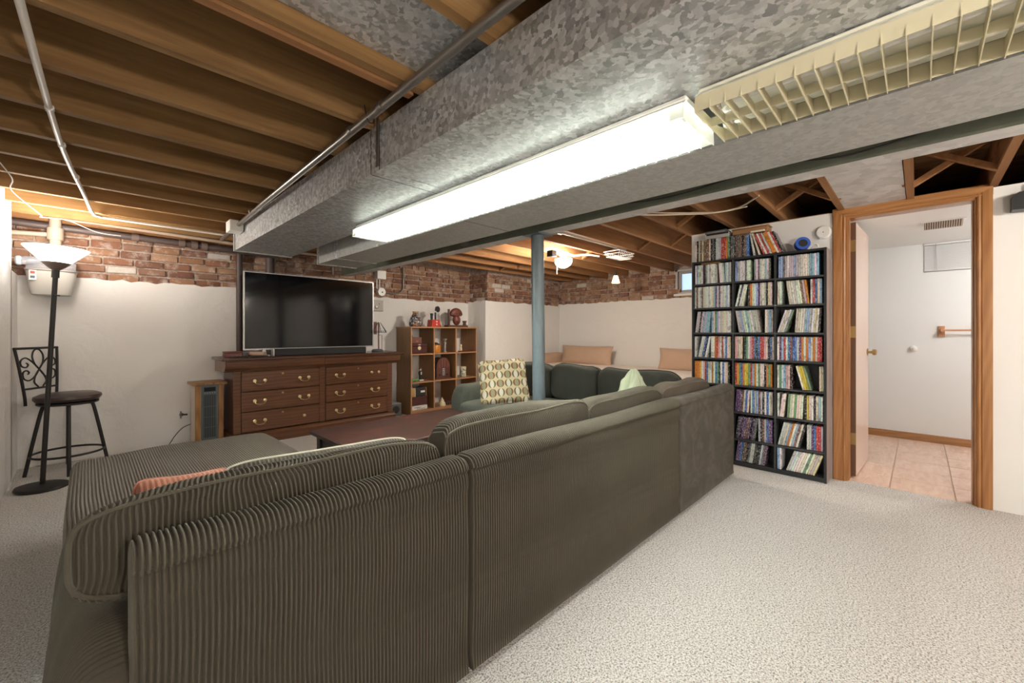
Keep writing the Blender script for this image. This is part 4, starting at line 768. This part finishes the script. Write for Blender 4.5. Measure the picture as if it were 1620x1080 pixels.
# ------------------------------------------------------------------ floor lamp, stool, wall bin
t = thing('floor_lamp', 'black torchiere floor lamp with glowing white bowl shade', 'floor lamp', (-.235, 4.53, 0)); t.rotation_euler = (0, math.radians(2.4), 0)
MB().lathe([(.135,0),(.14,.008),(.135,.022),(.10,.03),(.03,.035)], 36).build('base', 'black_metal', t, local=True); MB().tube([(0,0,.03),(0,0,1.58)], .0145, 14).build('pole', 'black_metal', t, local=True); MB().tube([(0,0,1.53),(0,0,1.60)], .021, 14).build('collar', 'black_metal', t, local=True)
MB().lathe([(.02,0),(.045,.02),(.07,.045),(.078,.055),(.07,.055),(.02,.02)], 28, (0,0,1.585)).build('shade_cup', 'pipe_brown', t, local=True)
MB().lathe([(.05,.0),(.078,.014),(.165,.107),(.172,.115),(.168,.118),(.16,.108),(.075,.022),(.04,.008)], 40, (0,0,1.63)).build('shade', 'shade_glow', t, local=True)
MB().tube([(0,-.014,1.40),(.02,-.02,1.40),(.03,-.022,1.40)], .0045, 8).build('switch', 'black_metal', t, local=True)
blob((0,0,1.70), (.03,.03,.035), 10).build('bulb', 'shade_glow', t, local=True)
tl = bpy.data.lights.new('torchiere_bulb', 'POINT'); tl.energy = P_TORCH; tl.color = (1,.93,.83); tl.shadow_soft_size = .06; lo = bpy.data.objects.new('torchiere_bulb', tl); COL.objects.link(lo); lo.location = (-.16, 4.53, 1.80)
t = thing('bar_stool', 'dark metal bar stool with scrollwork back in the left corner', 'stool', (-.115, 4.98, 0))
c = (-.115, 4.98)
MB().lathe([(.15,.565),(.185,.575),(.198,.595),(.195,.615),(.16,.632),(.02,.64)], 36, (c[0],c[1],0)).build('seat', 'leather_dark', t); MB().lathe([(.17,.545),(.18,.55),(.18,.563),(.1,.566)], 30, (c[0],c[1],0)).build('seat_ring', 'black_metal', t)
for k in range(4):
    a = math.radians(45+90*k-43); ux, uy = math.cos(a), math.sin(a)
    MB().tube(bez([(c[0]+ux*.07,c[1]+uy*.07,.545),(c[0]+ux*.12,c[1]+uy*.12,.54),(c[0]+ux*.15,c[1]+uy*.15,.49),(c[0]+ux*.235,c[1]+uy*.235,.0)],6), .0125, 10).build('leg', 'black_metal', t)
MB().tube([(c[0]+.212*math.cos(2*PI*k/40),c[1]+.212*math.sin(2*PI*k/40),.15) for k in range(40)], .0085, 8, closed=True).build('foot_ring', 'black_metal', t)
bd = Vector((-.80,.60,0)).normalized(); pd = Vector((.60,.80,0)); bc0 = Vector((c[0],c[1],0))+bd*.19
def bp(u, z, back=0.0): p = bc0+pd*u+bd*(.035*((z-.55)/.45)**1.5+back); return (p.x, p.y, z)
for s in (-1, 1): MB().tube([bp(s*(.13+.045*max(0,(z-.58))/.42), z) for z in np.linspace(.55, 1.0, 9)], .0095, 8).build('back_post', 'black_metal', t)
MB().tube([bp(-.18,1.0), bp(.18,1.0)], .0095, 8).build('back_rail', 'black_metal', t); MB().tube([bp(-.14,.68), bp(.14,.68)], .008, 8).build('back_rail', 'black_metal', t)
def scroll(pts): MB().tube(bez([bp(u, z) for u, z in pts], 6), .0058, 7).build('scroll', 'black_metal', t)
scroll([(0,.83),(.035,.88),(.045,.94),(.02,.985),(-.02,.985),(-.045,.94),(-.035,.88),(0,.83),(.035,.78),(.05,.73),(.02,.69)]); scroll([(0,.83),(-.035,.78),(-.05,.73),(-.02,.69)])
for s in (-1, 1):
    scroll([(0,.83),(s*.05,.89),(s*.10,.925),(s*.14,.905),(s*.14,.865),(s*.105,.85),(s*.085,.87),(s*.10,.885)]); scroll([(0,.83),(s*.04,.775),(s*.09,.745),(s*.13,.765),(s*.132,.81),(s*.105,.825),(s*.085,.81),(s*.095,.795)])
t = thing('wall_bin', 'grey plastic bin with clear side cup mounted high behind the lamp', 'bin', (-.22, 5.2, 1.43))
P = []
for z, hx, hy in ((1.435,.10,.06),(1.44,.112,.07),(1.50,.125,.08),(1.62,.145,.09),(1.64,.15,.095),(1.645,.142,.088),(1.64,.13,.08)):
    P.append([(-.215+hx*np.sign(math.cos(a))*abs(math.cos(a))**.5, 5.19+hy*np.sign(math.sin(a))*abs(math.sin(a))**.5, z) for a in np.linspace(0, 2*PI, 32, endpoint=False)])
MB().grid(P, cv=True, caps=True).build('tub', 'bin_grey', t, ang=40); MB().tube([(-.36,5.10,1.635),(-.07,5.10,1.635)], .006, 8).build('rim', 'plate_grey', t)
P = [[(x, 5.19+ry*math.cos(a), 1.64+rz*max(math.sin(a), 0)) for a in np.linspace(0, 2*PI, 20, endpoint=False)] for x, ry, rz in ((-.355,.06,.09),(-.28,.085,.12),(-.15,.085,.12),(-.075,.06,.09))]
MB().grid(P, cv=True, caps=True).build('dome', 'clear_plastic', t); MB().tube([(-.41,5.12,1.70),(-.36,5.12,1.705),(-.30,5.13,1.71),(-.26,5.14,1.71)], [.028,.034,.034,.03], 16).build('clear_cup', 'clear_plastic', t); bx('cup_cap', 'c_bluewhite', t, -.408, -.372, 5.085, 5.15, 1.665, 1.735, ch=.01)
bx('label_sticker', 'c_white', t, -.335, -.295, 5.095, 5.0985, 1.55, 1.63); bx('label_print', 'c_red', t, -.328, -.303, 5.093, 5.0952, 1.60, 1.622); bx('label_print', 'heater_grey', t, -.328, -.303, 5.093, 5.0952, 1.565, 1.585)
# electrical fittings on the brick
t = thing('electrical_box', 'white metal electrical box high on the brick beside the beam', 'electrical box', (2.79, 5.3, 1.9)); bx('body', 'c_white', t, 2.73, 2.86, 5.22, 5.32, 1.85, 1.965, ch=.004); bx('knockout', 'c_silver', t, 2.858, 2.862, 5.26, 5.28, 1.88, 1.91)
for x in (2.755, 2.795): MB().tube([(x,5.285,1.72),(x,5.285,1.85)], .007, 8).build('conduit', 'c_white', t)
t = thing('round_outlet', 'white eight-sided outlet box below the electrical box', 'outlet', (2.81, 5.3, 1.68)); MB().tube([(2.815,5.32,1.68),(2.815,5.255,1.68)], .058, 8).build('box', 'c_white', t, ang=20); MB().disc((2.82,5.255,1.675), (0,-1,0), .01, .003).build('socket', 'c_black', t)
MB().tube(bez([(2.87,5.29,1.68),(3.0,5.29,1.675),(3.09,5.29,1.685),(3.15,5.29,1.74),(3.165,5.29,1.83),(3.165,5.29,2.06)],6), .0125, 10).build('bent_conduit', 'conduit', t)
t = thing('gauge_plate', 'dark grey metal plate with round gauge beside the television', 'gauge', (2.77, 5.29, 1.42)); bx('plate', 'plate_grey', t, 2.70, 2.845, 5.275, 5.30, 1.415, 1.565, ch=.003); MB().disc((2.745,5.275,1.47), (0,-1,0), .024, .008).build('gauge_ring', 'c_black', t); MB().disc((2.745,5.267,1.474), (0,-1,0), .016, .002).build('gauge_face', 'c_white', t); MB().disc((2.785,5.275,1.515), (0,-1,0), .008, .004).build('knob', 'c_black', t)

# ------------------------------------------------------------------ alcove daybed
t = thing('daybed', 'pale daybed with a blush cover along the alcove wall', 'daybed', (5.6, 3.5, 0))
bx('base', 'linen_tan', t, 5.15, 6.22, 2.0, 4.83, .04, .36, ch=.03); bx('mattress', 'linen_pale', t, 5.12, 6.23, 1.97, 4.84, .365, .585, ch=.05)
for x in (5.2, 6.1):
    for y in (2.1, 4.7): MB().lathe([(.025,0),(.03,.04)], 10, (x,y,0)).build('foot', 'black_plastic', t)
def big_pillow(label, loc, w, h, rz, lean):
    t = thing('bed_pillow', label, 'pillow', loc, rz); pillow(t, 'linen_tan', w, h, .18, (0, 0, h/2-.03), (lean, 0, 0), pinch=.07, cr=.0, seed=int(loc[1]*10))
big_pillow('wide tan pillow against the far wall near the corner', (6.02, 4.12, .585), 1.05, .34, PI/2, math.radians(12))
big_pillow('tan pillow against the far wall partly hidden by the rack', (5.95, 2.35, .585), .85, .34, PI/2, math.radians(14))
t = thing('bed_pillow', 'low tan cushion lying in the corner behind the post', 'pillow', (5.7, 4.68, .585)); pillow(t, 'linen_tan', .8, .22, .14, (0, 0, .07), (math.radians(8), 0, 0), pinch=.04)

# ================================================================== BATHROOM THINGS
t = thing('window_blind', 'closed white slat blind over the bathroom window', 'blind', (6.05, -.32, 1.75))
bx('head_rail', 'blind', t, 6.035, 6.065, -.61, -.035, 2.018, 2.038, ch=.002); bx('bottom_rail', 'blind', t, 6.04, 6.06, -.61, -.035, 1.752, 1.764, ch=.002)
sl = mesh_of(MB().box(-.0008, .0008, -.285, .285, -.0105, .0105), 'blind', 'slat')
for i in range(14): inst('slat', sl, t, (6.05, -.323, 1.774+i*.0178), (0, math.radians(28), 0))
MB().tube([(6.034,-.12,2.03),(6.034,-.125,1.76)], .002, 6).build('cord', 'c_silver', t)
t = thing('ceiling_register', 'small louvered vent register in the bathroom ceiling', 'vent', (4.92, -.14, 2.04)); MB().box(4.85,4.99,-.27,-.01,2.034,2.04).build('frame', 'ceramic_white', t); MB().prism([(4.872,2.034),(4.99,2.034),(4.99,1.996),(4.95,1.996)], 1, -.25, -.03).build('hood', 'c_woodbrown', t, smooth=False)
for i in range(16): MB().prism([(4.866,2.034),(4.872,2.034),(4.95,1.996),(4.95,1.990)], 1, -.248+i*.0138, -.241+i*.0138).build('fin', 'register', t, smooth=False)
t = thing('towel_bar', 'wooden towel bar on the bathroom wall', 'towel bar', (6.05, -.4, 1.15)); bx('bracket', 'towel_wood', t, 6.032, 6.05, -.185, -.135, 1.08, 1.19, ch=.004); bx('bracket', 'towel_wood', t, 6.032, 6.05, -.72, -.67, 1.08, 1.19, ch=.004); bx('arm', 'towel_wood', t, 5.98, 6.032, -.172, -.148, 1.13, 1.165, ch=.006); bx('arm', 'towel_wood', t, 5.98, 6.032, -.707, -.683, 1.13, 1.165, ch=.006); MB().tube([(5.995,-.695,1.148),(5.995,-.15,1.148)], .009, 10).build('bar', 'towel_wood', t)
t = thing('wall_bumper', 'round white bumper on the bathroom wall below the towel bar', 'door bumper', (6.05, .043, .958)); MB().tube([(6.05,.043,.958),(6.035,.043,.958),(6.022,.043,.958),(6.016,.043,.958)], [.03,.03,.022,.008], 20).build('cap', 'ceramic_white', t); MB().tube([(6.0505,.043,.958),(6.046,.043,.958)], .034, 20).build('flange', 'ceramic_white', t)
# fittings on the partition
t = thing('smoke_detector', 'round white detector on the wall above the rack', 'smoke detector', (4.03, .534, 1.907)); MB().tube([(4.03,.534,1.907),(4.01,.534,1.907),(4.002,.534,1.907)], [.052,.05,.042], 30).build('body', 'ceramic_white', t); MB().disc((4.002,.534,1.907), (-1,0,0), .004, .001, 10).build('led', 'c_black', t)
t = thing('wall_speaker', 'black wedge-shaped fixture on the wall right of the doorway', 'speaker', (4.03, -.48, 1.87)); MB().prism([(-.405,1.872),(-.405,1.955),(-.43,1.975),(-.60,2.0),(-.60,1.86)], 0, 3.93, 4.03).build('body', 'c_black', t); bx('bracket', 'black_metal', t, 3.96, 4.03, -.52, -.50, 1.99, 2.03)

# ================================================================== DISC RACK
t = thing('disc_rack', 'tall black rack packed with disc cases beside the doorway', 'rack', (3.93, .98, 0))
RY = (1.468, 1.134, .824, .500); RZ = (.028, .222, .448, .674, .897, 1.117, 1.338, 1.552, 1.752); RX0, RX1 = 3.842, 4.022
for i, y in enumerate(RY):
    if i in (0, 3): bx('side_panel', 'rack_black', t, RX0, RX1, y-.008, y+.008, 0, 1.762)
    else: bx('divider', 'rack_edge', t, RX0+.001, RX1-.006, y-.006, y+.006, .036, 1.744)
bx('outer_face', 'rack_side', t, RX0+.004, RX1, .4895, .4918, 0, 1.761)
for j, z in enumerate(RZ):
    if j in (0, 8): bx('top' if j else 'bottom', 'rack_black', t, RX0, RX1-.004, RY[3]+.008, RY[0]-.008, z-.008, z+.009)
    else:
        for i in range(3): bx('shelf_board', 'rack_edge', t, RX0+.001, RX1-.006, RY[i+1]+.006 if i < 2 else RY[i+1]+.008, RY[i]-.006 if i else RY[i]-.008, z-.007, z+.007)
bx('back_panel', 'rack_black', t, RX1-.005, RX1-.001, RY[3]+.008, RY[0]-.008, .036, 1.744); bx('kick_board', 'rack_black', t, RX0+.012, RX0+.022, RY[3]+.008, RY[0]-.008, 0, .02)
PAL = {'white':(.80,.80,.78),'pale grey':(.58,.58,.57),'black':(.03,.03,.035),'blue':(.06,.17,.48),'red':(.48,.05,.05),'yellow':(.72,.58,.10),'orange':(.66,.26,.06),'brown':(.20,.10,.06),'cream':(.72,.66,.52),'light blue':(.34,.52,.70),'purple':(.13,.07,.17),'green':(.20,.36,.22),'pink':(.68,.38,.42),'dark grey':(.13,.13,.14)}
MIX = {'silver':['white']*5+['pale grey']*5+['light blue']*2+['dark grey'], 'mixed':['white','white','pale grey','pale grey','black','blue','red','brown','cream','light blue','white','orange','purple'], 'bright':['white','white','blue','red','yellow','black','orange','cream','light blue','white','green','pink'],
       'dark':['black','purple','dark grey','black','blue','brown','purple','pale grey'], 'pale':['white']*4+['pale grey']*3+['cream']*2+['light blue','green','black','yellow']}
TH = {'n': .0142, 'b': .0125, 'w': .027}
CASE = {}
def case_mesh(th, h, dp=.135):
    k = (th, h, dp)
    if k not in CASE: CASE[k] = mesh_of(MB().box(0, dp, -th/2, th/2, 0, h, ch=.0018), 'case', 'disc_case')
    return CASE[k]
ORD = 'first second third fourth fifth sixth seventh eighth ninth tenth eleventh twelfth thirteenth fourteenth fifteenth sixteenth seventeenth eighteenth nineteenth twentieth twenty-first twenty-second twenty-third twenty-fourth twenty-fifth twenty-sixth twenty-seventh twenty-eighth twenty-ninth thirtieth'.split()
ROWN = ['top', 'second', 'third', 'fourth', 'fifth', 'sixth', 'seventh', 'bottom']; COLN = ['left', 'middle', 'right']
# groups in a compartment from left to right: (count, lean in degrees, + leans right) or a bare gap in metres
def U(n): return (n, 0)
LAY = {  # (column, row from top): palette, groups
 (2,0): ('silver', [.012, U(18), .01]), (2,1): ('mixed', [.004, U(2), .028, (9,-7), .004, U(8)]), (2,2): ('pale', [.004, (4,17), (15,4)]), (2,3): ('mixed', [.003, U(21)]), (2,4): ('bright', [.003, U(7), .02, (4,-14), .045, U(4)]), (2,5): ('pale', [.004, U(1), (2,6), (7,3), U(10)]), (2,6): ('mixed', [.006, (10,13), U(9)]), (2,7): ('pale', [.004, U(2), .03, (12,19)]),
 (1,0): ('silver', [.004, U(9), .03, U(9)]), (1,1): ('mixed', [.004, (4,12), U(15)]), (1,2): ('silver', [.004, (11,-9), .03, U(6)]), (1,3): ('bright', [.003, U(4), .012, U(15)]), (1,4): ('bright', [.003, U(20)]), (1,5): ('mixed', [.004, (7,4), U(12)]), (1,6): ('dark', [.004, (10,8), U(8)]), (1,7): ('dark', [.004, (15,8)]),
 (0,0): ('silver', [.006, U(5), .02, U(8), .012, (3,-4), U(4)]), (0,1): ('mixed', [.003, U(20)]), (0,2): ('pale', [.006, (8,7), U(11)]), (0,3): ('bright', [.003, U(1), .015, (5,11), U(11)]), (0,4): ('bright', [.003, U(20)]), (0,5): ('mixed', [.004, U(19)]), (0,6): ('dark', [.004, U(19)]), (0,7): ('dark', [.004, (14,8)])}
far = []; n_ind = 0; MAXC = 270
for col_, row in [(2, r) for r in range(8)]+[(1, r) for r in range(8)]+[(0, r) for r in range(8)]:
    pal, groups = LAY[col_, row]; zf = RZ[7-row]+(.0095 if row == 7 else .0075); zc = RZ[8-row]-.009
    yL = RY[col_]-.009; yR = RY[col_+1]+.009; s = 0.0; k = 0; run = None
    for gi, g in enumerate(groups):
        if not isinstance(g, tuple): s += g; continue
        cnt, deg = g; th = TH['b'] if (row == 0 and col_ < 2) else TH['n']; h = .170 if row == 0 or row == 7 else .187
        a = math.radians(deg); h = min(h, (zc-zf-.003-th*abs(math.sin(a)))/math.cos(a))
        if deg < 0: s += h*math.sin(-a)+.001 if gi == 0 or not isinstance(groups[gi-1], tuple) else h*math.sin(-a)*.0
        st = th/math.cos(a)+.0004; last_right = 0
        for q in range(cnt):
            # foot of the case: lowest corner rests on the board
            w_here = st; s0 = s; foot = s0+th*math.cos(a)/2+(0 if deg >= 0 else 0)
            top_s = s0+th+h*math.sin(a) if deg > 0 else s0+th
            if yL-(s0+th+(h*math.sin(a) if deg > 0 else 0)) < yR: break
            k += 1; cn = random.choice(MIX[pal]); c = tuple(min(1, max(0, v_*random.uniform(.85,1.12)+random.uniform(-.01,.01))) for v_ in PAL[cn])
            hh = round(h*random.choice((1, 1, 1, .985)), 4); dx = random.uniform(0, .006)
            pos = (RX0+.012+dx, yL-foot, zf+.0008+(th/2)*abs(math.sin(a)))
            if n_ind < MAXC:
                o = inst('disc_case', case_mesh(th, hh), None, pos, (a, 0, 0), c+(1,)); n_ind += 1
                tag(o, f'{cn} disc case, {ORD[k-1]} from left, {ROWN[row]} row, {COLN[col_]} column of the rack', 'disc case', 'disc cases in the black rack')
            else: far.append((pos, a, th, hh, c))
            s += st
        if deg > 0 and cnt: s += h*math.sin(a)*(.98)+.002
# remaining cases: one object
m = MB(); cols = []
for pos, a, th, hh, c in far:
    b = MB().box(0, .135, -th/2, th/2, 0, hh); R_ = Matrix.Rotation(a, 3, 'X'); m.add([tuple(R_ @ Vector(p)+Vector(pos)) for p in b.v], b.f); cols += [c+(1,)]*8
me = m.mesh('disc_case', smooth=False); at = me.color_attributes.new('Col', 'FLOAT_COLOR', 'POINT'); at.data.foreach_set('color', [x for c in cols for x in c]); me.materials.append(M['case_far'])
o = bpy.data.objects.new('disc_case', me); COL.objects.link(o); tag(o, 'remaining disc cases filling the far columns of the black rack', 'disc cases', kind='stuff')
# row on top of the rack
y = 1.452; zt = RZ[8]+.0095; k = 0
top_spec = [('cream',.014),('black',.014),('pale grey',.014),('brown',.014),('cream',.014)]+[('brown',.045)]+[('cream',.013),('black',.014),('dark grey',.014),('black',.014),('pale grey',.026),('pale grey',.016)]+[('red',.036)]+[('orange',.014),('green',.014),('black',.014),('dark grey',.022),('black',.014),('brown',.016),('dark grey',.014),('brown',.014),('black',.014),('brown',.016),('blue',.022)]
for cn, th in top_spec:
    k += 1; c = tuple(v_*random.uniform(.85,1.1) for v_ in PAL[cn]); h = .19 if th < .03 else .185
    o = inst('disc_case', case_mesh(round(th,4), h), None, (RX0+.01+random.uniform(0,.006), y-th/2, zt), None, c+(1,)); y -= th+.0007
    tag(o, f'{"wide " if th > .03 else ""}{cn} disc case standing on top of the rack, {ORD[k-1]} from left', 'disc case', 'disc cases on top of the rack')
y -= .002; pth, pa = 0, 0; lean = [('pale grey',.014,-9),('cream',.014,-16),('red',.014,-22),('white',.014,-22),('red',.014,-22),('pale grey',.014,-22),('orange',.03,-22),('white',.014,-22),('red',.014,-22),('black',.014,-22)]
for cn, th, deg in lean:
    k += 1; a = math.radians(deg); c = PAL[cn]; y -= (th+pth)/2/math.cos(a)+.0008+max(0, .19*(math.sin(-a)-math.sin(pa))); pth = th; pa = -a
    o = inst('disc_case', case_mesh(round(th,4), .19), None, (RX0+.01, y, zt+th/2*abs(math.sin(a))+.0005), (-a*-1, 0, 0), c+(1,))
    tag(o, f'{cn} disc case leaning on top of the rack, {ORD[k-24-1]} of the leaning ones', 'disc case', 'disc cases on top of the rack')
t = thing('silver_player', 'flat silver player resting on the cases atop the rack', 'player', (3.91, 1.27, zt+.195)); bx('body', 'c_silver', t, 3.86, 4.0, 1.17, 1.36, zt+.1925, zt+.235, ch=.003); bx('dark_band', 'c_black', t, 3.858, 3.86, 1.175, 1.355, zt+.222, zt+.234)
t = thing('grey_console', 'grey flat case stacked above the silver player on the rack', 'device', (3.92, 1.27, zt+.24)); bx('body', 'c_greybox', t, 3.865, 3.99, 1.19, 1.37, zt+.2365, zt+.262, ch=.003); bx('stripe', 'c_silver', t, 3.8635, 3.865, 1.2, 1.36, zt+.245, zt+.249)
t = thing('cardboard_box', 'flat cardboard box lying across the cases atop the rack', 'box', (3.93, .98, zt+.195)); bx('body', 'c_cardboard', t, 3.87, 4.0, .88, 1.15, zt+.1925, zt+.24, ch=.008); bx('lid_flap', 'c_cardboard', t, 3.868, 4.002, .875, 1.152, zt+.2405, zt+.246)
t = thing('white_booklet', 'thin white booklet tucked under the cardboard box', 'booklet', (3.88, .95, zt+.19)); bx('cover', 'c_white', t, 3.85, 3.869, .90, 1.0, zt+.1925, zt+.206); bx('page_edge', 'c_cream', t, 3.8485, 3.85, .905, .995, zt+.195, zt+.203)
t = thing('blue_tape_roll', 'blue tape roll leaning at the end of the top row', 'tape roll', (3.91, .665, zt)); MB().tube([(3.935,.665,zt+.052),(3.89,.645,zt+.06)], .05, 24).build('roll', 'c_blue', t); MB().tube([(3.936,.6655,zt+.0518),(3.889,.6445,zt+.0602)], .03, 20).build('core', 'c_black', t)
t = thing('white_cable_coil', 'small white plastic clip lying on the rack top', 'clip', (3.92, .585, zt)); MB().tube(bez([(3.92,.62,zt+.008),(3.92,.60,zt+.035),(3.92,.57,zt+.045),(3.92,.555,zt+.025),(3.92,.575,zt+.015)],6), .007, 8).build('loop', 'c_white', t); bx('tab', 'c_white', t, 3.905, 3.935, .555, .625, zt, zt+.008, ch=.002)
t = thing('yellow_booklet', 'thin yellow booklet lying on the top left compartment cases', 'booklet', (3.88, 1.33, RZ[7]+.18)); bx('cover', 'c_cream', t, 3.86, 3.98, 1.25, 1.40, RZ[7]+.186, RZ[7]+.190); bx('spine', 'c_orange', t, 3.8585, 3.86, 1.25, 1.40, RZ[7]+.1855, RZ[7]+.1905)
